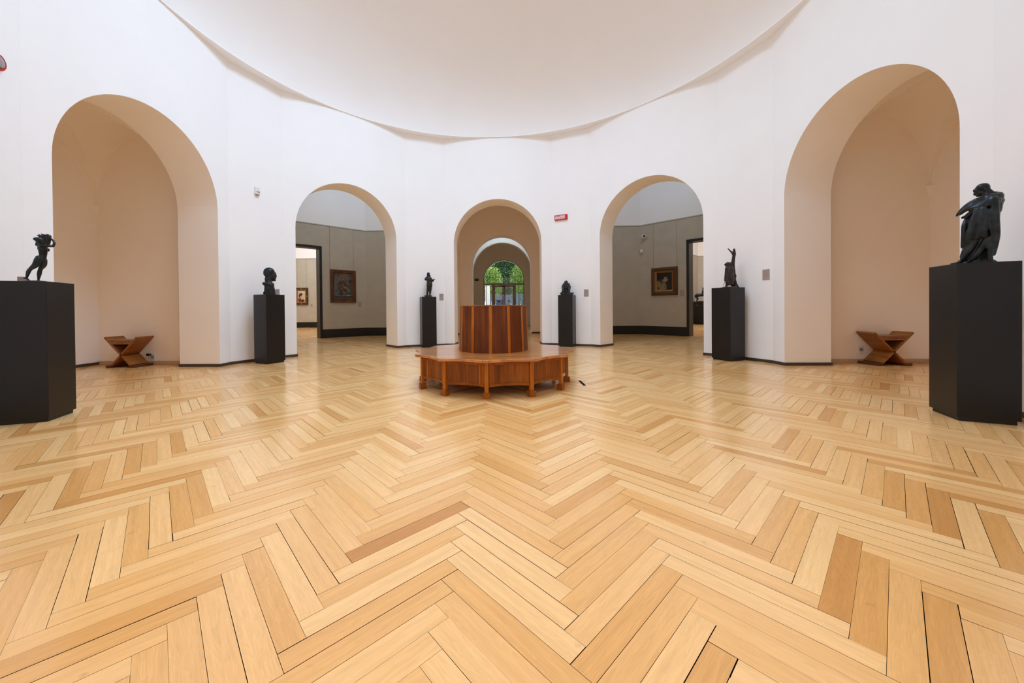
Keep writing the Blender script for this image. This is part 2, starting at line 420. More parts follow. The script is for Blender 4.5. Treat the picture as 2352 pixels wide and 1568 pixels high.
# ------------------------------------------------------------------ niches left and right (vaulted alcoves)
NX0, NX1, NHW, NZ, NRISE = RW+.80, 8.05, 1.60, 3.1, 1.5
for s, nm in ((-1, 'left'), (1, 'right')):
    x0, x1 = NX0, NX1; T = .3
    X = lambda a, b: (min(s*a, s*b), max(s*a, s*b))
    mb = MB()
    a, b = X(x0-.02, x1+T); mb.box((a, NHW, 0), (b, NHW+T, 5.2)); mb.box((a, -NHW-T, 0), (b, -NHW, 5.2))
    a, b = X(x1, x1+T); mb.box((a, -NHW, 0), (b, NHW, 5.2))
    a, b = X(x0-.04, x0); mb.box((a, AW+.01, 0), (b, NHW, 5.2)); mb.box((a, -NHW, 0), (b, -AW-.01, 5.2))
    mb.box((a, -AW-.02, 4.29), (b, AW+.02, 5.2))
    structure('wall_%s_alcove' % nm, mb, 'tan')
    n = 48; vs = []; fs = []; xc = (x0+x1)/2; hx = (x1-x0)/2
    for i in range(n+1):
        for j in range(n+1):
            u = -1+2*i/n; v = -1+2*j/n
            u = math.copysign(1-(1-abs(u))**1.6, u); v = math.copysign(1-(1-abs(v))**1.6, v)
            z = NZ+NRISE*max(math.sqrt(max(0, 1-u*u)), math.sqrt(max(0, 1-v*v)))
            vs.append((s*(xc+hx*u), NHW*v, z))
    fs = [(i*(n+1)+j, i*(n+1)+j+1, (i+1)*(n+1)+j+1, (i+1)*(n+1)+j) for i in range(n) for j in range(n)]
    structure('ceiling_%s_alcove_vault' % nm, MB().add(vs, fs), 'tan', smooth=False)
    MB().box((min(s*x0, s*(x0-.3)), -2, 5.2), (max(s*(x1+T), s*x0), 2, 5.3)).obj('ceiling_%s_alcove_cap' % nm, 'plaster', kind='structure')
    # corner corbels where the groins spring
    cb = MB()
    for y in (-1, 1):
        for xx in (x1,):
            cx, cy = s*xx, y*NHW
            ring = [(cx, cy, NZ-.10)]+[(cx-s*.075, cy, NZ+.14), (cx-s*.05, cy-y*.05, NZ+.14), (cx, cy-y*.075, NZ+.14)]
            cb.add(ring, [(0, 1, 2), (0, 2, 3), (1, 2, 3)])
    cb.obj('trim_%s_alcove_corbels' % nm, 'tan', kind='structure', fix=True)
    bb = MB(); a, b = X(x0, x1); t = .02
    bb.box((a, NHW-t, 0), (b, NHW, .075)); bb.box((a, -NHW, 0), (b, -NHW+t, .075))
    bb.obj('baseboard_%s_alcove' % nm, 'skirt_tan', kind='structure', bevel=.004)
    a, b = X(x1-t, x1)
    MB().box((a, -NHW, 0), (b, NHW, .055)).obj('baseboard_%s_alcove_end' % nm, 'skirt', kind='structure', bevel=.004)

# ------------------------------------------------------------------ axial passage, corridor and entrance hall
Y1, Y2, Y3, Y3b, Y4 = RW+.70, 10.40, 12.45, 12.75, 18.6
mb = MB()
for s in (-1, 1):
    x0, x1 = sorted((s*1.78, s*1.98)); mb.box((x0, Y1-.02, 0), (x1, Y2, 6.4))
structure('wall_passage', mb, 'tan')
structure('ceiling_passage', MB().box((-2, Y1-.1, 6.3), (2, Y2, 6.45)), 'tan')
mb = MB(); arch_slab(mb, Matrix.Translation((0, 0, 0)), -2.6, 2.6, AW, ZS, 6.9, Y2, Y2+.72); structure('wall_passage_end', mb, 'tan')
mb = MB(); arch_slab(mb, Matrix.Identity(4), -5.2, 5.2, 1.43, 2.86, 6.9, Y3, Y3b); structure('wall_entrance_hall', mb, 'plaster')
mb = MB().box((-5.3, Y2+.6, 0), (-5.1, Y3+.1, 6.9)).box((5.1, Y2+.6, 0), (5.3, Y3+.1, 6.9)).box((-5.3, Y2+.55, 0), (-2.5, Y2+.75, 6.9)).box((2.5, Y2+.55, 0), (5.3, Y2+.75, 6.9))
structure('wall_corridor', mb, 'plaster')
structure('ceiling_corridor', MB().box((-5.3, Y2+.5, 6.8), (5.3, Y3+.3, 6.95)), 'plaster')
mb = MB()
for s in (-1, 1):
    x0, x1 = sorted((s*2.3, s*2.5)); mb.box((x0, Y3b-.02, 0), (x1, Y4+.1, 5.4))
structure('wall_entrance_sides', mb, 'tan')
structure('ceiling_entrance', MB().box((-2.5, Y3b-.1, 5.3), (2.5, Y4+.3, 5.45)), 'plaster')
DW, DZS = 1.33, 2.95
mb = MB(); rv = MB(); arch_slab(mb, Matrix.Identity(4), -2.5, 2.5, DW, DZS, 5.4, Y4, Y4+.75, rv=rv); rv.obj('arch_reveal', 'plaster', structure('wall_entrance_door', mb, 'tan'))
for nm, a, b in (('passage_left', (-1.78, Y1), (-1.76, Y2)), ('passage_right', (1.76, Y1), (1.78, Y2)), ('passage_end_left', (-1.78, Y2-.02), (-AW, Y2)), ('passage_end_right', (AW, Y2-.02), (1.78, Y2))):
    MB().box((a[0], a[1], 0), (b[0], b[1], .06)).obj('baseboard_'+nm, 'skirt', kind='structure')

# ------------------------------------------------------------------ side rooms with fabric walls, and the rooms beyond their doors
RAIL, SKH = 4.335, .335
def panel_wall(nm, p, q, spans, door=None, ztop=7.0, thick=.3, fab='fabric'):
    """white wall from p to q (room on the right hand of p->q is outside, fabric faces the left normal flipped)"""
    fr, L = seg_frame(p, q)
    segs = [(0, L)] if not door else [(0, door[0]), (door[1], L)]
    mb = MB(); fb = MB(); sk = MB(); rl = MB()
    for a, b in segs:
        mb.box((a, 0, 0), (b, thick, ztop), fr); fb.box((a, -.012, SKH), (b, 0, RAIL-.02), fr); sk.box((a, -.03, 0), (b, 0, SKH), fr)
    if door:
        mb.box((door[0], 0, door[2]), (door[1], thick, ztop), fr); fb.box((door[0], -.012, door[2]), (door[1], 0, RAIL-.02), fr)
    rl.box((0, -.028, RAIL-.018), (L, 0, RAIL+.018), fr)
    o = structure('wall_'+nm, mb, 'plaster')
    fb.obj('wall_covering', fab, o); rl.obj('picture_rail', 'rail', o)
    sk.obj('baseboard_'+nm, 'black', kind='structure')
    return fr, L
doors = {}
for s, nm in ((-1, 'left_room'), (1, 'right_room')):
    A, B, Cc, D = (s*1.98, 9.5), (s*5.6, 9.5), (s*8.46, 6.64), (s*8.46, 1.9)
    d0, d1, dz = 1.76, 3.1, 3.50
    if s > 0:
        panel_wall(nm+'_back', B, A, None) if False else None
    # seg_frame's normal is left of travel; travel so that the left normal points out of the room
    def run(p, q): return (p, q) if s < 0 else (q, p)
    # for s<0, going A->B (towards -x) has left normal -y (into room), so reverse
    order = [(A, B, 'back'), (B, Cc, 'diagonal'), (Cc, D, 'side')]
    for p, q, w_ in order:
        if s < 0: p2, q2 = q, p
        else: p2, q2 = p, q
        fr, L = seg_frame(p2, q2)
        # normal must point away from the room centre
        cen = Vector((s*5.0, 6.0, 0)); nrm = Vector((fr[0][1], fr[1][1], 0)); org = Vector((fr[0][3], fr[1][3], 0))
        if (cen-org).dot(nrm) > 0: p2, q2 = q2, p2
        dr = None
        if w_ == 'diagonal':
            LL = (Vector(B)-Vector(Cc)).length
            dr = (d0, d1, dz) if Vector(p2[:2]) == Vector(B) else (LL-d1, LL-d0, dz)
        fr, L = panel_wall('%s_%s' % (nm, w_), p2, q2, None, dr)
        if w_ == 'diagonal':
            fm = MB(); a, b = dr[0], dr[1]; t = .07
            fm.box((a-.02, -.04, 0), (a+t, .36, dz+.02), fr); fm.box((b-t, -.04, 0), (b+.02, .36, dz+.02), fr); fm.box((a, -.04, dz-t), (b, .36, dz+.02), fr)
            o = fm.obj('door_%d' % (1 if s < 0 else 2), 'black', kind='structure', bevel=.004)
            doors[s] = (fr, dr)
    # rotunda side of the room and its ceiling
    mb = MB()
    f45 = face_frame(45*s, RW); d = .66
    for e in (-1, 1):
        x0, x1 = sorted((e*WH*.98, e*(WH+1.75))); mb.box((x0, d-.03, 0), (x1, d, 7.0), f45)
    mb.box((-WH-.1, d-.03, ZT-.05), (WH+.1, d, 7.0), f45)
    structure('wall_%s_inner' % nm, mb, 'plaster')
    cp = [(s*1.8, 5.6), (s*1.8, 9.8), (s*5.72, 9.8), (s*8.76, 6.76), (s*8.76, 1.8), (s*5.6, 1.8), (s*4.15, 4.15)]
    structure('ceiling_'+nm, MB().prism(cp, 7.0, 7.15), 'plaster', fix=True)
    structure('wall_%s_end' % nm, MB().box((min(s*5.2, s*8.8), 1.9, 0), (max(s*5.2, s*8.8), 2.1, 7.0)), 'plaster')
# rooms beyond
def far_room(nm, pts, close):
    for i, (p, q) in enumerate(zip(pts, pts[1:])):
        cen = Vector((sum(a[0] for a in pts)/len(pts), min(a[1] for a in pts)-2, 0))
        fr, L = seg_frame(p, q); nrm = Vector((fr[0][1], fr[1][1], 0)); org = Vector((fr[0][3], fr[1][3], 0))
        if (cen-org).dot(nrm) > 0: p, q = q, p
        panel_wall('%s_%d' % (nm, i+1), p, q, None, ztop=7.0)
    xs = [c[0] for c in close]; ys = [c[1] for c in close]
    structure('ceiling_'+nm, MB().box((min(xs), min(ys), 7.0), (max(xs), max(ys), 7.15)), 'plaster')
far_room('far_left_room', [(-15.5, 9.0), (-15.5, 17.1), (-6.6, 17.1), (-6.6, 10.2)], [(-15.8, 6.5), (-5.4, 17.5)])
far_room('far_right_room', [(6.6, 10.2), (6.6, 14.2), (7.9, 14.2), (12.5, 18.8), (16.5, 18.8), (16.5, 9.0)], [(5.4, 6.5), (16.8, 19.2)])
for s, nm in ((-1, 'far_left_room'), (1, 'far_right_room')):
    x0, x1 = sorted((s*8.5, s*16.8)); structure('wall_%s_front' % nm, MB().box((x0, 6.3, 0), (x1, 6.5, 7.0)), 'plaster')
    x0, x1 = sorted((s*15.5, s*15.8) if s < 0 else (s*16.5, s*16.8)); structure('wall_%s_side' % nm, MB().box((x0, 6.3, 0), (x1, 9.2, 7.0)), 'plaster')
    x0, x1 = sorted((s*5.4, s*6.9)); structure('wall_%s_return' % nm, MB().box((x0, 9.75, 0), (x1, 10.3, 7.0)), 'plaster')
# space behind the camera
structure('wall_entry_room', MB().box((-3.2, -10.2, 0), (3.2, -10, 5.6)).box((-3.2, -10, 0), (-3, -5.7, 5.6)).box((3, -10, 0), (3.2, -5.7, 5.6)), 'plaster')
structure('ceiling_entry_room', MB().box((-3.2, -10.2, 5.5), (3.2, -5.7, 5.65)), 'plaster')

# ------------------------------------------------------------------ floor: herringbone oak planks, each its own board
PL, PW = .6345, .0831
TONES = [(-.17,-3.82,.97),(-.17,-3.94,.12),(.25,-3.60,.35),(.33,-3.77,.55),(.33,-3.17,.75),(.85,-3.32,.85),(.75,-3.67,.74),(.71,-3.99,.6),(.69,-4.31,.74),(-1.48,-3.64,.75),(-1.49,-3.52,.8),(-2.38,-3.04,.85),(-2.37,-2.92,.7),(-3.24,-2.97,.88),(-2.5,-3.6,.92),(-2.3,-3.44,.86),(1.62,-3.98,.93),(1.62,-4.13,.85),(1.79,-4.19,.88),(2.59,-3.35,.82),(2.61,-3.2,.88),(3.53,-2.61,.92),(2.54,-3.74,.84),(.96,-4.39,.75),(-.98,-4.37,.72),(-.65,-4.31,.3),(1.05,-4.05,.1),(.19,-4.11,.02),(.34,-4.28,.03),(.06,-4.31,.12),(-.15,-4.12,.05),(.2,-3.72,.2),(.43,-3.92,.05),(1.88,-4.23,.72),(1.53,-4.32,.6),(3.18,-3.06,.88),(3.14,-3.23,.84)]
A0, B0 = -2.878, -2.937
floor = structure('floor', MB().box((-17, -10.3, -.12), (17, 19.0, -.017)), 'sub')
def in_plan(x, y):
    r = math.hypot(x, y)
    if r < 5.75: return True
    if abs(y) < 2.1 and abs(x) < 8.5: return True
    if abs(x) < 3.2 and y < 0: return y > -10.1
    if abs(x) < 2.55 and y > 0: return y < Y4+.5
    if abs(x) < 5.3 and 11 < y < 12.6: return True
    return y > 1.9 and abs(x) > 1.7 and abs(x) < 16.6 and y < 18.9
planks = []
q2 = math.sqrt(.5)
for c in range(-30, 31):
    for j in range(-130, 330):
        a0 = A0+j*PW+c*PL; b0 = B0+j*PW-c*PL
        for kind, ca, cb in (('B', a0+PW/2, b0-PL/2), ('A', a0+PW-PL/2, b0+PW/2)):
            x = (ca-cb)*q2; y = (ca+cb)*q2
            if abs(x) > 16.8 or y < -10 or y > 18.9 or not in_plan(x, y): continue
            planks.append((x, y, kind))
def view_rank(x, y):
    d = Vector((x, y, 0))-CAM; z = d.dot(_F)
    if z < .35: return 1e9
    u = CX+F_PX*d.dot(_X)/z; v = HY+F_PX*math.tan(PITCH)-F_PX*d.dot(_Y)/z
    if u < -260 or u > 2600 or v > 1750: return 1e9
    return d.length
planks.sort(key=lambda p: view_rank(p[0], p[1]))
def plank_mesh(name):
    l, w_, t = PL/2, PW/2, .02
    mb = MB().box((-l, -w_, -t), (l, w_, 0)); me = mb.mesh(name)
    uv = me.uv_layers.new(name='grain')
    for lp in me.loops:
        v = me.vertices[lp.vertex_index].co; uv.data[lp.index].uv = (v.x, v.y)
    me.materials.append(M['floor']); me.materials.append(M['sub'])
    for p in me.polygons: p.material_index = 0 if p.normal.z > .5 else 1
    return me
pm = plank_mesh('plank')
def tone():
    t = R_.random()
    return t*.72 if R_.random() > .06 else .74+.2*R_.random()
def gap(): return R_.choice([.0006, .0009, .0012, .0016, .0022, .0036])
special = {}
for x, y, kind in planks[:300]:
    o = link('plank', pm, None, floor)
    o.location = (x, y, R_.uniform(-.0007, 0))
    o.rotation_euler = (rad(R_.gauss(0, .10)), rad(R_.gauss(0, .03)), rad(135 if kind == 'B' else 45))
    o.scale = (1-gap()/PL, 1-gap()/PW, 1)
    o['tone'] = tone()
    ang_ = rad(135 if kind == 'B' else 45)
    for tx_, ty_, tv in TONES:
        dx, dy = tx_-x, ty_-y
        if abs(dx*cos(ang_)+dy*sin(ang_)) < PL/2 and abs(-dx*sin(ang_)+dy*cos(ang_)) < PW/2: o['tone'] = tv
    if abs((-.98-x)*cos(ang_)+(-4.37-y)*sin(ang_)) < PL/2 and abs(-(-.98-x)*sin(ang_)+(-4.37-y)*cos(ang_)) < PW/2:   # shrunken board with an open joint
        o.scale.y = .94; o.rotation_euler.z -= rad(.22); o.location += Vector((sin(ang_), -cos(ang_), 0))*.0012
vs = []; fs = []; uvs = []; tn = []
for x, y, kind in planks[300:]:
    ax, ay = (q2, q2) if kind == 'A' else (-q2, q2); bx, by = -ay, ax
    l = (PL-gap())/2; w_ = (PW-gap())/2; n = len(vs); t = tone(); z0 = R_.uniform(-.0007, 0)
    tx, ty = R_.gauss(0, .0014), R_.gauss(0, .0004)
    for sx, sy in ((-1, -1), (1, -1), (1, 1), (-1, 1)):
        vs.append((x+ax*l*sx+bx*w_*sy, y+ay*l*sx+by*w_*sy, z0+tx*sy*w_+ty*sx*l))
    for sx, sy in ((-1, -1), (1, -1), (1, 1), (-1, 1)):
        vs.append((x+ax*l*sx+bx*w_*sy, y+ay*l*sx+by*w_*sy, -.02))
    fs += [(n, n+1, n+2, n+3), (n+4, n+5, n+1, n), (n+5, n+6, n+2, n+1), (n+6, n+7, n+3, n+2), (n+7, n+4, n, n+3)]
    c4 = ((-l, -w_), (l, -w_), (l, w_), (-l, w_)); uvs += list(c4)+[c for i, k2 in ((0, 1), (1, 2), (2, 3), (3, 0)) for c in (c4[i], c4[k2], c4[k2], c4[i])]
    tn += [t]*8
me = bpy.data.meshes.new('parquet'); me.from_pydata(vs, [], fs)
uv = me.uv_layers.new(name='grain'); uv.data.foreach_set('uv', [c for p in uvs for c in p])
me.materials.append(M['floor']); me.materials.append(M['sub'])
me.polygons.foreach_set('material_index', [i % 5 and 1 for i in range(len(fs))])
at = me.attributes.new('tone', 'FLOAT', 'POINT'); at.data.foreach_set('value', tn)
link('parquet_boards', me, None, floor, 'stuff')

# ------------------------------------------------------------------ round bench in the middle
BC = Vector((.085, -.135, 0))
bench = thing('round_bench', BC, 0, 'twelve-sided oak bench with tall drum backrest in the middle of the parquet', 'bench')
A_0 = rad(-92.1)
RL = 1.105
def pol(r, a, z=None): return (r*cos(a), r*sin(a)) if z is None else (r*cos(a), r*sin(a), z)
def scallop(r, k, sag, n=8, blunt=0.0):
    """points from corner k to corner k+1, bowed inwards"""
    a, b = Vector(pol(r, A_0+k*PI/6)), Vector(pol(r, A_0+(k+1)*PI/6)); d = (b-a); L = d.length; m_ = (a+b)/2; inn = -m_.normalized()
    a2 = a+d/L*blunt; b2 = b-d/L*blunt
    return [a2.lerp(b2, i/n)+inn*sag*(1-(2*i/n-1)**2) for i in range(n+1)]
# seat board
out = []
for k in range(12): out += [tuple(p) for p in scallop(1.165, k, .055, 8, .030)]
mb = MB(); inner = [pol(.46, A_0+2*PI*i/len(out)) for i in range(len(out))]
n = len(out); vs = [(x, y, .432) for x, y in out]+[(x, y, .466) for x, y in out]+[(x, y, .466) for x, y in inner]+[(x, y, .432) for x, y in inner]
fs = []
for i in range(n):
    j = (i+1) % n; fs += [(i, j, n+j, n+i), (n+i, n+j, 2*n+j, 2*n+i), (3*n+i, 3*n+j, j, i)]
mb.add(vs, fs).obj('seat', 'w_seat', bench, bevel=.004)
for k in range(12):
    a = A_0+k*PI/6
    # leg with foot block
    lg = MB().box((-.024, -.022, .0), (.024, .022, .434)).obj('leg', 'w_strip', bench, bevel=.003)
    lg.location = pol(RL-.045, a, 0); lg.rotation_euler = (0, 0, a+PI/2)
    MB().box((-.042, -.042, 0), (.042, .042, .074)).obj('foot_block', 'w_rail', lg, bevel=.005)
    def bowed(name, r0, th, z0, z1, mat, blunt, nseg=8, t0=0.0, t1=1.0):
        o_ = scallop(r0, k, .05, nseg, blunt); i_ = scallop(r0-th, k, .05, nseg, blunt*.98)
        i0, i1 = int(t0*nseg), int(round(t1*nseg)); o_ = o_[i0:i1+1]; i_ = i_[i0:i1+1]
        n = len(o_); vs = [(p[0], p[1], z) for z in (z0, z1) for p in o_]+[(p[0], p[1], z) for z in (z0, z1) for p in i_]
        fs = []
        for i in range(n-1):
            fs += [(i, i+1, n+i+1, n+i), (2*n+i+1, 2*n+i, 3*n+i, 3*n+i+1), (n+i, n+i+1, 3*n+i+1, 3*n+i), (i+1, i, 2*n+i, 2*n+i+1)]
        fs += [(0, n, 3*n, 2*n), (n-1, 2*n+n-1, 3*n+n-1, n+n-1)]
        return MB().add(vs, fs).obj(name, mat, bench, fix=True)
    bowed('apron_panel', 1.062, .016, .15, .432, 'w_apron', .03)
    bowed('top_rail', 1.072, .02, .39, .432, 'w_rail', .03)
    bowed('bottom_rail', 1.070, .02, .135, .168, 'w_rail', .03)
    # one slim stile on every other panel, near its left leg
    if k in (10, 11, 3, 6):
        pts = scallop(1.068, k, .05, 40, .03)
        pa, pb = (Vector(pts[35]), Vector(pts[36])) if k == 11 else (Vector(pts[6]), Vector(pts[7]))
        dd = (pb-pa).normalized(); ang = math.atan2(dd.y, dd.x)
        st = MB().box((-.011, -.006, .168), (.011, .006, .39)).obj('stile', 'w_strip', bench); st.location = (pa.x, pa.y, 0); st.rotation_euler = (0, 0, ang)
    # backrest panel and batten
    b = a+PI/6; r0, r1, z0, z1, th = .505, .484, .466, 1.098, .018
    vs = []
    for q, z in ((0, z0), (1, z1)):
        r = (r0, r1)[q]
        vs += [pol(r, a, z), pol(r, b, z), pol(r-th, b, z), pol(r-th, a, z)]
    MB().add(vs, [(3, 2, 1, 0), (4, 5, 6, 7), (0, 1, 5, 4), (1, 2, 6, 5), (2, 3, 7, 6), (3, 0, 4, 7)]).obj('backrest_panel', 'w_panel', bench, fix=True)
    hw = .021; vs = []
    for q, z in ((0, z0), (1, z1)):
        r = (r0, r1)[q]; e = .004
        c0 = Vector(pol(r+e, a)); d1 = (Vector(pol(r, a-PI/6))-Vector(pol(r, a))).normalized(); d2 = (Vector(pol(r, b))-Vector(pol(r, a))).normalized()
        inn = -c0.normalized()
        for p in (c0+d1*hw, c0, c0+d2*hw, c0+d2*hw+inn*.012, c0+inn*.012, c0+d1*hw+inn*.012): vs.append((p.x, p.y, z))
    fs = [tuple(reversed(range(6))), tuple(range(6, 12))]+[(i, (i+1) % 6, 6+(i+1) % 6, 6+i) for i in range(6)]
    MB().add(vs, fs).obj('backrest_batten', 'w_strip', bench, fix=True)
MB().prism([pol(.490, A_0+k*PI/6) for k in range(12)], 1.098, 1.112).obj('backrest_top', 'w_rail', bench, bevel=.003)
MB().prism([pol(.47, A_0+k*PI/6) for k in range(12)], .10, .47).obj('core', 'w_stool_d', bench)

# ------------------------------------------------------------------ pedestals
def narrow_pt(ang, r, off):
    a = rad(ang); return Vector((sin(a)*r+cos(a)*off, cos(a)*r-sin(a)*off, 0))
def pedestal(ang, r, off, size, top, label, loc=None, rz=None, group='dark pedestals carrying the bronzes'):
    c = loc or narrow_pt(ang, r, off)
    t = thing('pedestal', c, -rad(ang) if rz is None else rz, label, 'pedestal', group)
    s = size/2
    MB().box((-s+.018, -s+.018, 0), (s-.018, s-.018, .035)).obj('plinth', 'ped2', t)
    MB().box((-s, -s, .035), (s, s, top)).obj('body', 'ped', t, bevel=.0025)
    return c
P_boy = pedestal(-112.5, 4.87, -.209, .374, 1.37, 'large dark pedestal cut off by the left picture edge, carrying the striding nude bronze')
P_monk = pedestal(112.5, 5.021, -.042, .394, 1.437, 'large dark pedestal at the far right, carrying the robed man bronze')
P_bust = pedestal(-67.5, 4.95, -.081, .397, 1.395, 'dark pedestal carrying the bald bust between left alcove and left arch')
P_tree = pedestal(67.5, 5.12, -.089, .403, 1.441, 'dark pedestal carrying the bronze with a bare tree trunk')
P_paint = pedestal(-22.5, 5.22, .023, .402, 1.421, 'slim dark pedestal left of the centre arch, carrying the standing figure')
P_hood = pedestal(22.5, 5.22, -.062, .402, 1.430, 'slim dark pedestal right of the centre arch, carrying the hunched figure')

# ------------------------------------------------------------------ bronzes
class Clay:
    """solids merged into one continuous skin by a voxel remesh"""
    def __init__(s): s.mb = MB()
    def ell(s, c, r, rot=(0, 0, 0), n=20, m=12):
        from mathutils import Euler
        E = Euler(rot).to_matrix(); vs = []; fs = []; c = Vector(c)
        for i in range(m+1):
            ph = -PI/2+PI*i/m
            for j in range(n):
                th = 2*PI*j/n; vs.append(c+E @ Vector((r[0]*cos(ph)*cos(th), r[1]*cos(ph)*sin(th), r[2]*sin(ph))))
        for i in range(m):
            for j in range(n): fs.append((i*n+j, i*n+(j+1) % n, (i+1)*n+(j+1) % n, (i+1)*n+j))
        s.mb.add(vs, fs); return s
    def tube(s, pts, rs, n=14):
        P = [Vector(p) for p in pts]
        # refine with Catmull-Rom so limbs bend smoothly
        Q = []; RR = []
        for i in range(len(P)-1):
            a = P[max(0, i-1)]; b = P[i]; c = P[i+1]; d = P[min(len(P)-1, i+2)]
            for k in range(5):
                t = k/5; Q.append(.5*((2*b)+(c-a)*t+(2*a-5*b+4*c-d)*t*t+(3*b-a-3*c+d)*t**3)); RR.append(rs[i]*(1-t)+rs[i+1]*t)
        Q.append(P[-1]); RR.append(rs[-1])
        vs = []; fs = []
        d0 = (Q[1]-Q[0]).normalized(); u = d0.orthogonal().normalized()
        rings = []
        def ring(c, d, r):
            nonlocal u
            u = (u-d*u.dot(d)).normalized(); v = d.cross(u); n0 = len(vs)
            for j in range(n): vs.append(c+(u*cos(2*PI*j/n)+v*sin(2*PI*j/n))*r)
            rings.append(n0)
        dl = (Q[-1]-Q[-2]).normalized()
        for f in (.97, .75, .4): ring(Q[0]-d0*RR[0]*f, d0, RR[0]*math.sqrt(1-f*f))
        for i, q in enumerate(Q):
            d = (Q[min(i+1, len(Q)-1)]-Q[max(0, i-1)]).normalized(); ring(q, d, RR[i])
        for f in (.4, .75, .97): ring(Q[-1]+dl*RR[-1]*f, dl, RR[-1]*math.sqrt(1-f*f))
        for a, b in zip(rings, rings[1:]):
            for j in range(n): fs.append((a+j, a+(j+1) % n, b+(j+1) % n, b+j))
        fs.append(tuple(reversed(range(rings[0], rings[0]+n)))); fs.append(tuple(range(rings[-1], rings[-1]+n)))
        s.mb.add(vs, fs); return s
    def robe(s, secs, n=56):
        """stacked sections (x, y, z, rx, ry, fold depth, folds, phase) bottom to top"""
        vs = []; fs = []
        for (x, y, z, rx, ry, fa, nf, ph) in secs:
            for j in range(n):
                t = 2*PI*j/n; f = 1+fa*(sin(nf*t+ph)+.5*sin((nf*1.7//1)*t+2*ph+1)); vs.append((x+rx*f*cos(t), y+ry*f*sin(t), z))
        for i in range(len(secs)-1):
            for j in range(n): fs.append((i*n+j, i*n+(j+1) % n, (i+1)*n+(j+1) % n, (i+1)*n+j))
        fs.append(tuple(reversed(range(n)))); m_ = (len(secs)-1)*n; fs.append(tuple(range(m_, m_+n)))
        s.mb.add(vs, fs); return s
    def slab(s, poly, y0, y1):
        """poly in (x,z), thickness in depth"""
        n = len(poly); vs = [(x, y0, z) for x, z in poly]+[(x, y1, z) for x, z in poly]
        s.mb.add(vs, [tuple(range(n)), tuple(reversed(range(n, 2*n)))]+[((i+1) % n, i, n+i, n+(i+1) % n) for i in range(n)]); return s
    def obj(s, name, mat, parent, vox, smooth=2):
        me = s.mb.mesh(name, fix=True); o = bpy.data.objects.new('tmp', me); COL.objects.link(o)
        r = o.modifiers.new('r', 'REMESH'); r.mode = 'VOXEL'; r.voxel_size = vox
        if smooth: q = o.modifiers.new('s', 'SMOOTH'); q.factor = .5; q.iterations = smooth
        dg = bpy.context.evaluated_depsgraph_get(); dg.update()
        m2 = bpy.data.meshes.new_from_object(o.evaluated_get(dg)); m2.name = name
        bpy.data.objects.remove(o); bpy.data.meshes.remove(me)
        for p in m2.polygons: p.use_smooth = True
        for v in m2.vertices: v.co.z = max(v.co.z, .0005)
        m2.materials.clear()
        return link(name, m2, mat, parent)
def facing(c):
    d = Vector((c[0]-CAM.x, c[1]-CAM.y)); return -math.atan2(d.x, d.y)
class Draw:
    """drawing units of a study sheet -> metres in the figure's own frame"""
    def __init__(s, x0, z0, kx, kz): s.x0, s.z0, s.kx, s.kz = x0, z0, kx, kz
    def __call__(s, x, y, d=0.0): return ((x-s.x0)*s.kx, d, (s.z0-y)*s.kz)

# --- striding nude carrying a basket of grapes
D = Draw(553, 1395, .000262, .000417)
t = thing('bronze_statue', (P_boy.x, P_boy.y, 1.37), facing(P_boy), 'bronze nude striding with a heaped basket on its shoulders, on the near left pedestal', 'statue')
c = Clay()
c.tube([D(615, 855, -.012), D(545, 985, -.02), D(425, 1085, -.03), D(372, 1165, -.03), D(335, 1290, -.03)], [.030, .026, .0155, .0165, .009])
c.tube([D(335, 1290, -.03), D(310, 1310, -.03), D(265, 1312, -.03)], [.009, .0075, .006]); c.tube([D(320, 1305, -.03), D(395, 1362, -.03)], [.009, .006])
c.tube([D(735, 850, .025), D(735, 960, .03), D(665, 1070, .03), D(635, 1180, .032), D(615, 1310, .03)], [.030, .026, .0165, .0175, .009])
c.tube([D(600, 1355, .03), D(660, 1372, .025), D(735, 1392, .02)], [.0105, .009, .006]); c.tube([D(615, 1310, .03), D(607, 1355, .03)], [.009, .010])
c.ell(D(615, 825, -.015), (.023, .032, .032)); c.ell(D(700, 815, .01), (.033, .036, .035))
c.tube([D(700, 830, .005), D(730, 740, .005), D(735, 640, 0), D(720, 540, 0)], [.032, .027, .032, .035])
c.ell(D(725, 560, 0), (.036, .042, .042)); c.ell(D(872, 592, .01), (.010, .012, .017))
c.ell(D(690, 470, -.005), (.030, .04, .035))
c.ell(D(660, 385, -.045), (.034, .026, .029), (0, rad(12), 0)); c.tube([D(760, 460, -.03), D(650, 385, -.05), D(560, 370, -.05)], [.020, .025, .018])
c.tube([D(562, 375, -.05), D(590, 430, -.02), D(565, 500, -.01)], [.012, .009, .0075])
c.tube([D(690, 515, -.035), D(830, 517, -.055), D(985, 508, -.05)], [.0165, .0125, .0115])
c.tube([D(985, 508, -.05), D(1018, 430, -.045), D(985, 355, -.03), D(900, 310, -.02)], [.0115, .0105, .009, .010])
c.tube([D(780, 480, .03), D(880, 400, .06), D(860, 320, .05)], [.016, .012, .010])
c.ell(D(800, 430, .0), (.022, .026, .028))
c.obj('figure', 'bronze', t, .0042)
bk = Clay()
vs_ = []
bk.robe([(D(835, 480)[0], 0, D(0, 480)[2], .020, .026, .03, 9, 0), (D(830, 420)[0], 0, D(0, 420)[2], .026, .034, .03, 9, .6), (D(815, 350)[0], 0, D(0, 350)[2], .035, .045, .05, 9, 1.2), (D(800, 300)[0], 0, D(0, 300)[2], .041, .05, .06, 9, 2)])
for i in range(70):
    a = R_.uniform(0, 2*PI); q = math.sqrt(R_.random()); x, z = D(790+150*q*cos(a), 270-R_.uniform(-25, 45)*(1.1-q*.6))[0::2]
    bk.ell((x, .05*q*sin(a), z), (R_.uniform(.006, .010),)*3, n=8, m=6)
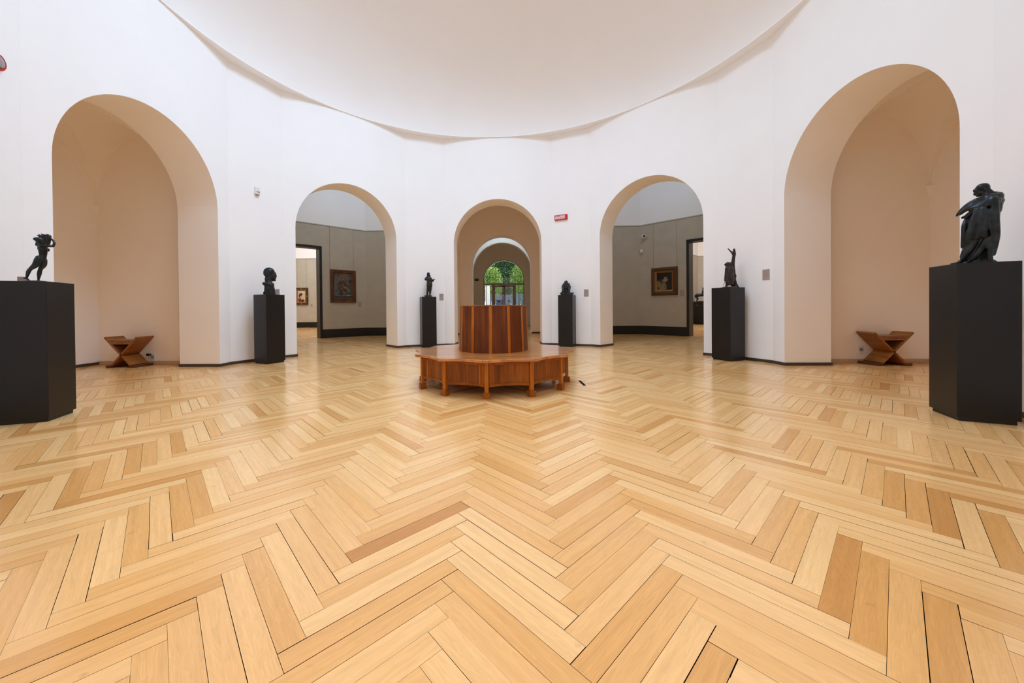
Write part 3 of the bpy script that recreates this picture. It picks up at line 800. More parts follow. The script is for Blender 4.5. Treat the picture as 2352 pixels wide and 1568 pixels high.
for i in range(14):
    a = R_.uniform(-.2, PI+.2); x, z = D(775+150*cos(a), 268-40*max(0, sin(a)))[0::2]; y = R_.uniform(-.03, .03)
    bk.tube([(x, y, z), (x+.010*cos(a), y, z+.011*sin(a)+.002)], [.005, .0025], 6)
bk.obj('basket', 'bronze', t, .0042, 1)
b = Clay(); b.robe([(D(545, 0)[0], 0, 0, .083, .075, .06, 5, 0), (D(545, 0)[0], 0, .010, .080, .07, .08, 5, .5), (D(560, 0)[0], 0, .017, .05, .05, .1, 4, 1)]); b.obj('base', 'bronze', t, .005)
# --- robed man with folded arms
D = Draw(522, 1408, .000348, .000572)
t = thing('bronze_statue', (P_monk.x, P_monk.y, 1.437), facing(P_monk), 'bronze bald man in draped robe, arms folded, head bowed, on near right pedestal', 'statue')
c = Clay()
lv = [(1408, 318, 818, 9), (1340, 312, 835, 9), (1260, 305, 862, 9), (1180, 330, 890, 9), (1100, 358, 918, 8), (1000, 350, 945, 8), (900, 345, 957, 8), (800, 390, 960, 7), (700, 415, 962, 7), (620, 470, 968, 7), (540, 540, 995, 6), (460, 590, 1020, 6), (400, 630, 1026, 5), (340, 690, 1012, 4), (300, 760, 975, 4), (275, 790, 900, 4)]
secs = []
for i, (y, a, b_, nf) in enumerate(lv):
    x, _, z = D((a+b_)/2, y); rx = (b_-a)/2*.000348
    secs.append((x, 0, z, rx/1.04, min(rx*.95, .10), .055 if y > 600 else .03, nf, 1.1+.05*i))
c.robe(secs)
c.tube([D(770, 300), D(735, 250), D(700, 215)], [.040, .034, .035])
c.ell(D(690, 190), (.044, .044, .044), (0, rad(-8), 0)); c.ell(D(745, 190), (.022, .038, .040)); c.ell(D(612, 225), (.026, .030, .036), (0, rad(-6), 0)); c.ell(D(650, 265), (.026, .034, .030))
c.tube([D(566, 218), D(560, 250), D(551, 281)], [.008, .0075, .0065], 8); c.ell(D(614, 303), (.013, .018, .012)); c.ell(D(552, 212), (.009, .026, .011)); c.ell(D(584, 288), (.006, .014, .006))
c.ell(D(722, 225, -.043), (.008, .007, .017))
# shoulder cloak and sleeves crossing in front
c.ell(D(915, 400, -.01), (.036, .07, .060), (0, rad(20), 0)); c.ell(D(800, 400, -.045), (.055, .05, .05), (0, rad(-14), 0)); c.ell(D(955, 500, .01), (.018, .06, .07)); c.ell(D(750, 385, .0), (.045, .06, .045), (0, rad(-25), 0))
c.tube([D(880, 430, -.06), D(740, 470, -.085), D(610, 515, -.10), D(480, 525, -.085)], [.036, .036, .028, .020])
c.tube([D(720, 380, -.05), D(600, 410, -.07), D(480, 450, -.065), D(370, 510, -.05), D(290, 570, -.04), D(262, 598, -.04)], [.030, .030, .026, .021, .013, .007])
c.tube([D(640, 450, -.07), D(520, 480, -.085), D(400, 530, -.075), D(320, 585, -.06)], [.026, .023, .018, .009])
c.tube([D(480, 590, -.06), D(420, 628, -.055), D(365, 640, -.05)], [.018, .015, .012]); c.tube([D(560, 560, -.07), D(480, 600, -.07), D(420, 650, -.06)], [.022, .018, .012])
c.tube([D(940, 420, .04), D(760, 450, .075), D(600, 490, .06)], [.036, .034, .028])
# hanging panel, cloak edges
for pts, r in (([D(610, 560, -.11), D(530, 750, -.118), D(480, 1000, -.112)], [.024, .02, .014]), ([D(700, 560, -.115), D(640, 800, -.125), D(600, 1005, -.118)], [.022, .022, .016]), ([D(760, 600, -.105), D(720, 800, -.122), D(715, 1000, -.12)], [.02, .02, .014]),
               ([D(860, 420, -.08), D(880, 700, -.085), D(900, 1000, -.08), D(850, 1280, -.07)], [.03, .026, .022, .016]), ([D(640, 560, -.1), D(790, 820, -.1), D(870, 1090, -.085)], [.016, .018, .012]),
               ([D(600, 1020, -.1), D(480, 1180, -.1), D(360, 1330, -.075)], [.016, .02, .014]), ([D(740, 1020, -.1), D(640, 1220, -.11), D(450, 1390, -.09)], [.014, .02, .014]), ([D(800, 1010, -.095), D(790, 1200, -.1), D(800, 1380, -.08)], [.016, .018, .02]),
               ([D(430, 680, -.03), D(395, 780, -.05), D(380, 960, -.05), D(360, 1120, -.03)], [.018, .02, .018, .012]), ([D(955, 340, .0), D(985, 430, .0), D(965, 560, .0)], [.012, .014, .010]), ([D(930, 345, -.05), D(935, 520, -.075), D(925, 760, -.08), D(905, 1000, -.07)], [.010, .010, .009, .008]), ([D(890, 420, -.085), D(820, 600, -.105), D(800, 760, -.11)], [.009, .010, .008]), ([D(690, 600, -.12), D(680, 800, -.13), D(665, 990, -.125)], [.006, .008, .007]), ([D(560, 700, -.118), D(525, 860, -.122), D(500, 990, -.116)], [.006, .008, .007]), ([D(860, 430, -.07), D(760, 455, -.1), D(650, 490, -.118)], [.008, .009, .006])):
    c.tube(pts, r)
c.slab([(D(470, 0)[0], D(0, 1010)[2]), (D(745, 0)[0], D(0, 1005)[2]), (D(700, 0)[0], D(0, 620)[2]), (D(610, 0)[0], D(0, 570)[2])], -.118, -.09)
c.tube([D(330, 1360, -.04), D(290, 1385, -.05), D(255, 1395, -.05)], [.02, .016, .010]); c.tube([D(330, 1385, -.06), D(235, 1392, -.10), D(165, 1398, -.13)], [.016, .012, .006])
c.obj('figure', 'bronze', t, .0052, 2)
b = Clay(); b.robe([(D(590, 0)[0], 0, -.0, .115, .115, .05, 5, 0), (D(600, 0)[0], 0, .016, .105, .11, .07, 5, .4), (D(620, 0)[0], -.02, .032, .08, .09, .05, 4, .8)]); b.obj('base', 'bronze', t, .006)
# --- bald bust
D = Draw(437, 537, .00135, .00158)
t = thing('bronze_bust', (P_bust.x, P_bust.y, 1.395), facing(P_bust), 'bronze bust of a bald man with moustache and goatee, turned right', 'bust')
c = Clay()
c.robe([(D(443, 0)[0], 0, 0, .108, .085, .02, 5, 0), (D(445, 0)[0], 0, D(0, 480)[2], .100, .085, .02, 5, .4), (D(437, 0)[0], 0, D(0, 420)[2], .085, .085, .02, 5, .8), (D(432, 0)[0], 0, D(0, 385)[2], .072, .08, 0, 5, 1), (D(432, 0)[0], 0, D(0, 370)[2], .055, .06, 0, 5, 1)])
c.ell(D(368, 394, -.01), (.027, .055, .032)); c.ell(D(400, 400, -.01), (.055, .075, .045)); c.tube([D(415, 330), D(425, 360), D(430, 400)], [.05, .06, .075]); c.ell(D(372, 515), (.022, .05, .03)); c.ell(D(470, 420, -.03), (.05, .06, .06)); c.ell(D(485, 395, .05), (.03, .05, .03))
c.tube([D(432, 390), D(432, 340), D(440, 300)], [.068, .06, .062])
c.ell(D(440, 243), (.104, .085, .098)); c.ell(D(410, 255), (.066, .08, .085)); c.ell(D(478, 270), (.064, .066, .086)); c.ell(D(490, 315), (.044, .05, .05))
c.tube([D(480, 345), D(518, 350)], [.026, .016]); c.ell(D(522, 252, -.022), (.014, .022, .013)); c.ell(D(524, 252, .022), (.014, .022, .013))
c.tube([D(522, 258, 0), D(529, 280, 0), D(533, 292, 0)], [.011, .013, .014]); c.tube([D(505, 322, -.04), D(527, 313, 0), D(510, 322, .04)], [.011, .017, .011]); c.ell(D(519, 334), (.014, .022, .008))
c.ell(D(428, 275, -.082), (.022, .010, .034)); c.ell(D(428, 275, .082), (.022, .010, .034)); c.ell(D(497, 282, -.045), (.02, .02, .018))
c.tube([D(450, 400, -.085), D(455, 460, -.09), D(450, 530, -.088)], [.010, .010, .008]); c.tube([D(455, 360, -.05), D(480, 400, -.07)], [.016, .016])
c.obj('head_and_chest', 'bronze', t, .0075, 2)
# --- standing figure with hat, arm held out
D = Draw(448, 549, .0017, .00173)
t = thing('bronze_statuette', (P_paint.x, P_paint.y, 1.421), facing(P_paint), 'small bronze of a bearded man in a coat, one arm held out right', 'statue')
c = Clay()
c.tube([D(456, 370, .0), D(445, 440, .0), D(437, 500, 0), D(434, 535, 0)], [.042, .034, .026, .022]); c.tube([D(432, 540, 0), D(440, 545, -.035)], [.022, .016])
c.tube([D(496, 370, .0), D(490, 440, 0), D(482, 500, .0), D(473, 533, 0)], [.042, .034, .026, .022]); c.tube([D(470, 540, 0), D(484, 545, -.03)], [.022, .016])
c.robe([(D(475, 0)[0], 0, D(0, 374)[2], .082, .07, .05, 6, 0), (D(476, 0)[0], 0, D(0, 330)[2], .078, .068, .05, 6, .4), (D(476, 0)[0], 0, D(0, 280)[2], .076, .07, .03, 6, .8), (D(464, 0)[0], 0, D(0, 245)[2], .082, .075, .02, 6, 1), (D(458, 0)[0], 0, D(0, 222)[2], .062, .06, 0, 6, 1)])
c.ell(D(459, 178), (.040, .044, .05)); c.ell(D(459, 163), (.041, .045, .03)); c.tube([D(470, 190, -.02), D(480, 210, -.02), D(487, 228, -.01)], [.03, .028, .016]); c.tube([D(449, 185, .0), D(446, 215, 0)], [.03, .024])
c.tube([D(425, 240, 0), D(413, 265, -.02), D(450, 268, -.07)], [.034, .032, .024]); c.tube([D(500, 245, 0), D(520, 285, -.02), D(538, 285, -.05)], [.03, .028, .024])
c.tube([D(515, 268, -.05), D(545, 266, -.06), D(572, 266, -.06)], [.012, .012, .005]); c.ell(D(538, 280, -.05), (.022, .03, .03)); c.tube([D(548, 262, -.06), D(557, 255, -.06)], [.006, .004])
c.obj('figure', 'bronze_green', t, .0085, 1)
MB().box((-.092, -.08, 0), (.108, .08, .046)).obj('base', 'bronze_green', t, bevel=.004)
# --- hunched hooded figure
D = Draw(446, 508, .00167, .0017)
t = thing('bronze_statuette', (P_hood.x, P_hood.y, 1.430), facing(P_hood), 'small bronze of a hunched seated figure with bowed head, right of the centre arch', 'statue')
c = Clay(); sec = []
for i, (y, a, b_) in enumerate([(512, 360, 500), (480, 364, 500), (440, 362, 502), (400, 358, 506), (370, 366, 500), (350, 384, 486), (335, 400, 466)]):
    x, _, z = D((a+b_)/2, y); rx = (b_-a)/2*.00167; sec.append((x, 0, z+.06, rx*.96, rx*.85, .05, 7, i*.2))
c.robe(sec)
c.ell((D(434, 0)[0], -.02, D(0, 330)[2]+.06), (.05, .055, .045)); c.ell((D(434, 0)[0], -.06, D(0, 350)[2]+.06), (.036, .04, .04))
c.tube([(D(380, 0)[0], -.03, .22), (D(385, 0)[0], -.10, .14), (D(400, 0)[0], -.11, .07)], [.04, .034, .03]); c.tube([(D(490, 0)[0], -.03, .22), (D(480, 0)[0], -.10, .14), (D(470, 0)[0], -.11, .07)], [.04, .034, .03])
c.tube([(D(375, 0)[0], -.06, .10), (D(360, 0)[0], -.08, .065)], [.03, .02]); c.tube([(D(430, 0)[0], -.11, .2), (D(435, 0)[0], -.12, .07)], [.025, .022])
c.obj('figure', 'bronze_green', t, .009, 1)
b = MB(); b.box((-.17, -.15, 0), (.165, .15, .026)); b.box((-.19, -.135, .026), (.185, .135, .064)); b.obj('base', 'bronze_green', t, bevel=.004, fix=False)
# --- cloaked man leaning on a bare tree
D = Draw(352, 577, .0015, .00178)
t = thing('bronze_statue', (P_tree.x, P_tree.y, 1.441), facing(P_tree), 'brown bronze of a cloaked man with a stick beside a tall forked tree trunk', 'statue')
tr = Clay()
tr.tube([D(448, 577, .03), D(432, 530, .03), D(424, 480, .03), D(416, 400, .03), D(408, 330, .03), D(414, 260, .03), D(424, 200, .03), D(422, 150, .03)], [.046, .034, .03, .034, .036, .03, .030, .019])
tr.tube([D(415, 215, .03), D(395, 182, .03), D(372, 155, .03), D(354, 136, .03)], [.020, .016, .0135, .009])
tr.tube([D(438, 550, .03), D(462, 572, .02), D(470, 578, .0)], [.03, .024, .015])
tr.ell(D(430, 450, .03), (.028, .03, .05)); tr.ell(D(410, 195, .02), (.02, .022, .05)); tr.ell(D(428, 152, .03), (.016, .016, .012))
tr.obj('tree_trunk', 'bronze_brown', t, .008, 1)
c = Clay(); sec = []
for i, (y, a, b_) in enumerate([(552, 326, 420), (520, 322, 422), (488, 316, 428), (450, 322, 427), (400, 328, 424), (370, 332, 420), (350, 336, 412), (334, 340, 402), (320, 344, 392), (308, 350, 380), (300, 357, 370)]):
    x, _, z = D((a+b_)/2, y); rx = (b_-a)/2*.0015; sec.append((x, -.03, z, rx*.97, rx*.85, .05 if y > 360 else .015, 7, i*.25))
c.robe(sec)
c.ell(D(352, 311, -.03), (.046, .05, .038)); c.ell(D(375, 318, -.03), (.04, .05, .045)); c.tube([D(338, 316, -.03), D(325, 322, -.03), D(317, 314, -.03)], [.026, .017, .012]); c.ell(D(334, 330, -.03), (.02, .025, .022))
c.tube([D(335, 360, -.05), D(330, 430, -.06), D(320, 495, -.05)], [.025, .024, .018]); c.tube([D(336, 548, -.05), D(330, 570, -.06), D(300, 575, -.07)], [.022, .018, .012]); c.tube([D(405, 548, -.01), D(405, 570, -.01)], [.022, .02])
c.tube([D(362, 390, -.085), D(365, 450, -.10), D(362, 540, -.10)], [.009, .014, .012]); c.tube([D(398, 390, -.07), D(402, 450, -.085), D(398, 540, -.085)], [.009, .014, .012])
c.obj('figure', 'bronze_brown', t, .008, 1)
st = Clay(); st.tube([D(322, 490, -.06), D(312, 525, -.07), D(298, 566, -.08)], [.005, .005, .004], 6); st.obj('stick', 'bronze_brown', t, .004, 0)
b = Clay(); b.robe([(D(366, 0)[0], 0, 0, .145, .12, .05, 5, 0), (D(366, 0)[0], 0, .012, .135, .115, .06, 5, .3), (D(380, 0)[0], 0, .022, .10, .09, .06, 5, .6)]); b.obj('base', 'bronze_brown', t, .008)

# ------------------------------------------------------------------ X-frame stools in the alcoves
def stool(loc, rz, label):
    t = thing('x_frame_stool', loc, rz, label, 'stool', 'oak X-frame stools in the alcoves')
    Dp, th, zc, wt, wb, H, zb = .35, .034, .245, .325, .19, .594, .045
    def board(x0, z0, x1, z1):
        L = math.hypot(x1-x0, z1-z0); a = math.atan2(z1-z0, x1-x0)
        Mx = Matrix.Translation((x0, 0, z0)) @ Matrix.Rotation(-a, 4, 'Y')
        MB().box((0, -Dp/2, -th/2), (L, Dp/2, th/2), Mx).obj('cross_board', 'w_stool', t, bevel=.003)
    board(-wb, zb, wt, H-.012)
    # the other diagonal is halved where the boards cross
    k = th*.72
    board(wb, zb, k, zc-k); board(-k, zc+k, -wt, H-.012)
    for s in (-1, 1): MB().box((s*.235-.058, -Dp/2-.012, 0), (s*.235+.058, Dp/2+.012, .046)).obj('foot_rail', 'w_stool_d', t, bevel=.006)
    MB().box((-.262, -Dp/2+.012, .485), (.262, Dp/2-.012, .528)).obj('seat', 'w_stool', t, bevel=.004)
    MB().box((-.222, -Dp/2+.008, .447), (.222, -Dp/2+.03, .485)).obj('seat_rail', 'w_stool', t)
    MB().box((-.222, Dp/2-.03, .447), (.222, Dp/2-.008, .485)).obj('seat_rail', 'w_stool', t)
    for y in (-1, 1): MB().bar((0, y*(Dp/2+.001), zc), (0, y*(Dp/2+.008), zc), .016, 12).obj('pivot_cap', 'black_pl', t)
    return t
stool((-7.12, 1.345, 0), 0, 'oak X-frame stool standing in the left alcove')
stool((7.05, 1.395, 0), 0, 'oak X-frame stool standing in the right alcove')
for s, x, zz in ((-1, -6.90, .15), (1, 6.83, .25)):
    t = thing('wall_socket', (x, NHW-.001, zz), 0, 'white wall socket with a black plug behind the left stool' if s < 0 else 'white wall socket low on the wall behind the right stool', 'socket')
    MB().box((-.05, -.012, -.075), (.05, 0, .075)).obj('plate', 'white_pl', t, bevel=.003)
    MB().box((-.03, -.016, -.03), (.03, -.011, .03)).obj('insert', 'grey_pl', t)
    if s < 0: MB().box((-.10, -.05, .03), (-.02, -.012, .075)).obj('plug', 'black_pl', t, bevel=.006)

# ------------------------------------------------------------------ plaques and cards
GP = 'grey-brown caption plaques'
def plaque(fr, x, z, w_, h_, label, off=0.0, t=.006):
    o = MB().box((-w_/2, -t, -h_/2), (w_/2, 0, h_/2)).obj('caption_plaque', 'plaque', bevel=.001)
    o.matrix_world = fr @ Matrix.Translation((x, -off, z)); return tag(o, label, 'plaque', GP)
plaque(face_frame(-22.5, RN), .46, 1.424, .128, .195, 'small grey-brown caption plaque beside the standing figure, left of the centre arch')
plaque(face_frame(22.5, RN), .43, 1.485, .13, .20, 'small grey-brown caption plaque beside the hunched figure, right of the centre arch')
plaque(face_frame(67.5, RN), .436, 1.662, .13, .20, 'grey-brown caption plaque on the white wall right of the tree bronze')
o = MB().box((-.030, -.003, 0), (.030, .003, .055)).obj('caption_card', 'plaque'); o.location = (P_boy.x-.10, P_boy.y-.035, 1.37); o.rotation_euler = (rad(-12), 0, facing(P_boy)); tag(o, 'small pale caption card behind the heel of the striding nude', 'card', GP)
o = MB().box((-.035, -.003, 0), (.035, .003, .125)).obj('caption_card', 'plaque'); o.location = (P_bust.x+.09, P_bust.y+.14, 1.395); o.rotation_euler = (rad(-6), 0, facing(P_bust)); tag(o, 'small upright caption card behind the bald bust', 'card', GP)

# ------------------------------------------------------------------ signs and small wall devices
def text_mesh(s, size, name, align='CENTER'):
    cu = bpy.data.curves.new(name, 'FONT'); cu.body = s; cu.size = size; cu.align_x = align; cu.align_y = 'CENTER'; cu.extrude = .0012; cu.offset = .0018*size/.05; cu.space_line = .85
    o = bpy.data.objects.new('tmp', cu); COL.objects.link(o); dg = bpy.context.evaluated_depsgraph_get(); dg.update()
    me = bpy.data.meshes.new_from_object(o.evaluated_get(dg)); bpy.data.objects.remove(o); bpy.data.curves.remove(cu); me.materials.clear(); return me
f = face_frame(22.5, RN)
t = thing('fire_alarm_sign', (0, 0, 0), 0, 'red illuminated sign reading ALLARME INCENDIO high right of the centre arch', 'sign')
t.matrix_world = f @ Matrix.Translation((-.262, 0, 3.66))
MB().box((-.185, -.05, -.073), (.185, 0, .073)).obj('housing', 'red', t, bevel=.006)
for i, s in enumerate(('ALLARME', 'INCENDIO')):
    me = text_mesh(s, .066 if i == 0 else .060, 'lettering')
    o = link('lettering', me, 'letters', t); o.location = (-.02, -.0515, .024-.05*i); o.rotation_euler = (rad(90), 0, 0)
f = face_frame(-67.5, RN)
t = thing('motion_detector', (0, 0, 0), 0, 'white motion detector on the wall above the bald bust', 'detector'); t.matrix_world = f @ Matrix.Translation((.0, 0, 3.61))
MB().box((-.05, -.055, -.075), (.05, 0, .085)).obj('housing', 'white_pl', t, bevel=.012)
MB().box((-.036, -.058, -.035), (.036, -.05, -.01)).obj('lens', 'grey_pl', t); MB().box((-.03, -.05, -.088), (.03, -.006, -.074)).obj('bracket', 'grey_pl', t)
f = face_frame(-112.5, RN)
t = thing('fire_alarm_bell', (0, 0, 0), 0, 'red fire alarm sounder at the upper left picture edge', 'alarm'); t.matrix_world = f @ Matrix.Translation((.232, 0, 3.735)) @ Matrix.Rotation(rad(90), 4, 'X')
MB().lathe([(0, 0), (.083, 0), (.088, .015), (.088, .04), (.076, .054), (.07, .049), (0, .049)], 40).obj('housing', 'red', t, smooth=True)
MB().lathe([(0, .049), (.066, .049), (.05, .06), (0, .064)], 32).obj('cover', 'grey_pl', t, smooth=True)
# dark strip let into the floor right of the bench
o = MB().prism([(-.02, -.17), (.02, -.17), (.022, .17), (-.012, .17)], 0, .003).obj('floor_outlet_strip', 'sub'); o.location = (1.34, -.28, .0); o.rotation_euler = (0, 0, rad(2)); tag(o, 'dark narrow strip on the parquet right of the round bench', 'strip')

# ------------------------------------------------------------------ paintings
def canvas(name, w_, h_, fn, parent, nx=48, nz=64):
    vs = []; fs = []; cols = []
    for j in range(nz+1):
        for i in range(nx+1):
            u, v = i/nx, j/nz; vs.append(((u-.5)*w_, 0, (v-.5)*h_)); cols.append(fn(u, v))
    for j in range(nz):
        for i in range(nx): k = j*(nx+1)+i; fs.append((k, k+1, k+nx+2, k+nx+1))
    me = bpy.data.meshes.new(name); me.from_pydata(vs, [], fs)
    a = me.color_attributes.new('paint', 'FLOAT_COLOR', 'POINT')
    a.data.foreach_set('color', [x for c_ in cols for x in c_])
    return link(name, me, 'paint', parent)
def rings(t, w_, h_, steps, name, mat, parts=None):
    """moulded frame: nested rectangular rings with (inset, depth)"""
    mb = MB()
    def rect(ins): return [(-w_/2+ins, -h_/2+ins), (w_/2-ins, -h_/2+ins), (w_/2-ins, h_/2-ins), (-w_/2+ins, h_/2-ins)]
    vs = []
    for ins, d in steps: vs += [(x, -d, z) for x, z in rect(ins)]
    fs = []
    for i in range(len(steps)-1):
        for k in range(4): a = i*4+k; b_ = i*4+(k+1) % 4; fs.append((a, b_, b_+4, a+4))
    return mb.add(vs, fs).obj(name, mat, t, fix=False)
def blob(cx, cy, rx, ry, col, rot=0.0, soft=.25):
    def f(u, v, c):
        dx, dy = u-cx, v-cy; x = dx*cos(rot)+dy*sin(rot); y = -dx*sin(rot)+dy*cos(rot); d = (x/rx)**2+(y/ry)**2
        k = max(0, min(1, (1+soft-d)/(2*soft))); return tuple(c[i]*(1-k)+col[i]*k for i in range(3))+(1,)
    return f
def layered(bgf, layers, jit=.0, seed=1, dim=1.0):
    r = random.Random(seed)
    def fn(u, v):
        c = bgf(u, v)
        for l in layers: c = l(u, v, c)
        j = 1+r.uniform(-jit, jit); j *= dim; return (c[0]*j, c[1]*j, c[2]*j, 1)
    return fn
L3 = lambda r, g, b: lin(r, g, b)
rr = random.Random(3)
# left room: still life with flowers
fr, dr = doors[-1]
def on_diag(s, tt): # centre at distance tt from the corner, along the diagonal wall
    p = Vector((s*5.6, 9.5, 0))+Vector((s, -1, 0))/math.sqrt(2)*tt; return p
def wall_rz(s): return rad(45) if s < 0 else rad(-45)
def painting(label, c, z, rz, group='framed paintings in the side rooms'):
    return thing('framed_painting', (c[0], c[1], z), rz, label, 'painting', group)
c0 = on_diag(-1, .945)
t = painting('painting of a flower vase in a plain brown wooden frame, left room', c0+Vector((1, -1, 0))/math.sqrt(2)*.014, 2.015, wall_rz(-1))
w_, h_ = 1.0, 1.29
rings(t, w_, h_, [(0, 0), (0, .05), (.03, .06), (.06, .045), (.10, .05), (.13, .02), (.15, .02)], 'frame', 'frame_br')
fl = [blob(.12, .45, .12, .5, L3(112, 126, 140)), blob(.7, .8, .2, .14, L3(120, 112, 108)), blob(.72, .86, .03, .25, L3(24, 18, 16)), blob(.86, .72, .2, .02, L3(20, 16, 16)), blob(.5, .75, .35, .25, L3(140, 120, 98), .5), blob(.45, .5, .3, .22, L3(92, 76, 50)), blob(.55, .12, .6, .05, L3(38, 22, 22)), blob(.5, .055, .6, .05, L3(92, 84, 70)), blob(.3, .13, .3, .012, L3(176, 170, 150)), blob(.78, .14, .2, .018, L3(190, 186, 178)), blob(.42, .25, .05, .13, L3(30, 24, 22)), blob(.55, .26, .1, .12, L3(120, 108, 94)), blob(.6, .42, .1, .12, L3(56, 54, 60))]
for i in range(60): fl.append(blob(rr.gauss(.5, .2), rr.gauss(.55, .17), rr.uniform(.015, .05), rr.uniform(.012, .04), rr.choice([L3(190, 110, 60), L3(200, 170, 90), L3(170, 150, 130), L3(70, 72, 60), L3(180, 80, 50), L3(208, 190, 150), L3(60, 62, 70), L3(110, 116, 80)]), rr.uniform(0, 3)))
canvas('canvas', w_-.29, h_-.29, layered(lambda u, v: L3(96, 92, 88), fl, .18, dim=.5), t).location = (0, -.022, 0)
for x in (-.5, .43): MB().bar((x, -.004, h_/2-.05), (x, -.004, RAIL-2.015), .0028, 6).obj('hanging_wire', 'wire', t)
plaque(Matrix.Translation(on_diag(-1, .28)+Vector((1, -1, 0))/math.sqrt(2)*.013) @ Matrix.Rotation(wall_rz(-1), 4, 'Z'), 0, 1.30, .15, .22, 'caption plaque below right of the flower painting')
# right room: seated woman in profile in a carved gilt frame
c0 = on_diag(1, .945)
t = painting('dark portrait of a person in profile in a wide carved gilt frame, right room', c0+Vector((-1, -1, 0))/math.sqrt(2)*.014, 2.055, wall_rz(1))
w_, h_ = .97, 1.06
rings(t, w_, h_, [(0, 0), (0, .05), (.02, .075), (.07, .085), (.12, .07), (.135, .055)], 'frame', 'gold'); rings(t, w_, h_, [(.135, .055), (.14, .065), (.155, .06), (.165, .045), (.2, .03), (.205, .02)], 'inner_frame', 'gold_l')
sk_ = L3(200, 160, 124)
pf = [blob(.16, .2, .34, .34, L3(150, 132, 96), -.3), blob(.42, .2, .22, .24, L3(158, 140, 102), -.5), blob(.3, .47, .16, .07, L3(90, 72, 46), -.5), blob(.42, .55, .07, .12, L3(150, 112, 80), .3), blob(.56, .62, .125, .17, sk_, -.2), blob(.66, .54, .06, .06, L3(186, 138, 100)), blob(.705, .60, .035, .045, L3(206, 156, 110), .4), blob(.57, .83, .19, .09, L3(26, 17, 13), .1), blob(.42, .74, .09, .13, L3(28, 19, 14)), blob(.47, .83, .14, .08, L3(26, 17, 13)), blob(.64, .66, .07, .02, L3(60, 32, 22)), blob(.68, .5, .03, .012, L3(110, 50, 40)), blob(.61, .1, .05, .05, L3(180, 156, 120)), blob(.85, .2, .14, .04, L3(50, 36, 26)), blob(.85, .3, .12, .03, L3(44, 30, 20)), blob(.12, .12, .1, .06, L3(90, 78, 68)), blob(.55, .17, .03, .04, L3(56, 44, 34)), blob(.3, .3, .02, .12, L3(112, 96, 66), .4)]
canvas('canvas', w_-.40, h_-.40, layered(lambda u, v: L3(9, 9, 9), pf, .08, dim=.6), t).location = (0, -.022, 0)
for x in (-.42, .45): MB().bar((x, -.004, h_/2-.05), (x, -.004, RAIL-2.055), .0028, 6).obj('hanging_wire', 'wire', t)
plaque(Matrix.Translation(on_diag(1, 1.585)+Vector((-1, -1, 0))/math.sqrt(2)*.013) @ Matrix.Rotation(wall_rz(1), 4, 'Z'), 0, 1.58, .15, .22, 'caption plaque between the gilt portrait and the right room doorway')
# far left room: portrait in a dark and gold frame
t = painting('colourful portrait in a dark frame with gilt ornaments, far room at left', Vector((-12.69, 17.07, 0)), 1.965, 0)
w_, h_ = .84, 1.07
rings(t, w_, h_, [(0, 0), (0, .05), (.02, .06), (.11, .05)], 'frame', 'frame_dk'); rings(t, w_, h_, [(.11, .05), (.12, .06), (.18, .035), (.185, .02)], 'inner_frame', 'gold_l')
for x, z in ((0, h_/2-.055), (0, -h_/2+.055), (-w_/2+.055, 0), (w_/2-.055, 0), (-w_/2+.05, -h_/2+.05), (w_/2-.05, -h_/2+.05), (-w_/2+.05, h_/2-.05), (w_/2-.05, h_/2-.05)):
    q = .05 if x == 0 or z == 0 else .022
    o = MB().lathe([(0, .03), (q*.6, .02), (q, 0)], 4 if q > .03 else 8).obj('ornament', 'gold_l', t); o.location = (x, -.058, z); o.rotation_euler = (rad(90), 0, 0)
pf = [blob(.5, .2, .5, .22, L3(170, 90, 80)), blob(.25, .15, .2, .15, L3(120, 24, 30)), blob(.6, .12, .2, .14, L3(40, 40, 38)), blob(.42, .5, .16, .15, L3(216, 150, 110)), blob(.4, .66, .24, .11, L3(24, 28, 32), .2), blob(.22, .55, .09, .14, L3(30, 30, 30)), blob(.78, .6, .2, .3, L3(196, 190, 120)), blob(.5, .9, .5, .07, L3(206, 196, 204), -.1), blob(.55, .3, .1, .1, L3(220, 200, 190)), blob(.85, .3, .1, .12, L3(210, 200, 190))]
canvas('canvas', w_-.36, h_-.36, layered(lambda u, v: L3(180, 172, 150), pf, .25), t, 24, 32).location = (0, -.02, 0)
for x in (-.28, .3): MB().bar((x, -.004, h_/2-.05), (x, -.004, RAIL-1.965), .0028, 6).obj('hanging_wire', 'wire', t)
plaque(Matrix.Translation((-12.08, 17.087, 0)), 0, 1.38, .13, .20, 'tiny caption plaque right of the colourful portrait in the far left room')
# camera and detector in the right room corner
cn = Vector((5.68, 9.42, 0))
t = thing('security_camera', (cn.x+.02, cn.y-.02, 3.86), rad(-20), 'white ball security camera in the corner of the right room', 'camera')
c = MB(); c.lathe([(0, -.085), (.05, -.07), (.08, -.03), (.088, 0), (.08, .04), (.05, .075), (0, .088)], 24, mat=Matrix.Translation((0, -.10, 0))).obj('ball', 'white_pl', t, smooth=True)
MB().lathe([(0, 0), (.042, 0), (.042, .02), (0, .024)], 20, mat=Matrix.Translation((0.01, -.175, .01)) @ Matrix.Rotation(rad(90), 4, 'X')).obj('lens', 'black_pl', t)
MB().bar((0, -.05, 0), (0, .03, 0), .09, 20).obj('mount', 'white_pl', t)
t = thing('motion_detector', (5.63, 9.46, 3.29), rad(-20), 'white motion detector below the ball camera in the right room', 'detector')
MB().box((-.05, -.08, -.08), (.05, 0, .09)).obj('housing', 'white_pl', t, bevel=.02); MB().box((-.036, -.085, -.06), (.036, -.078, -.01)).obj('lens', 'grey_pl', t)

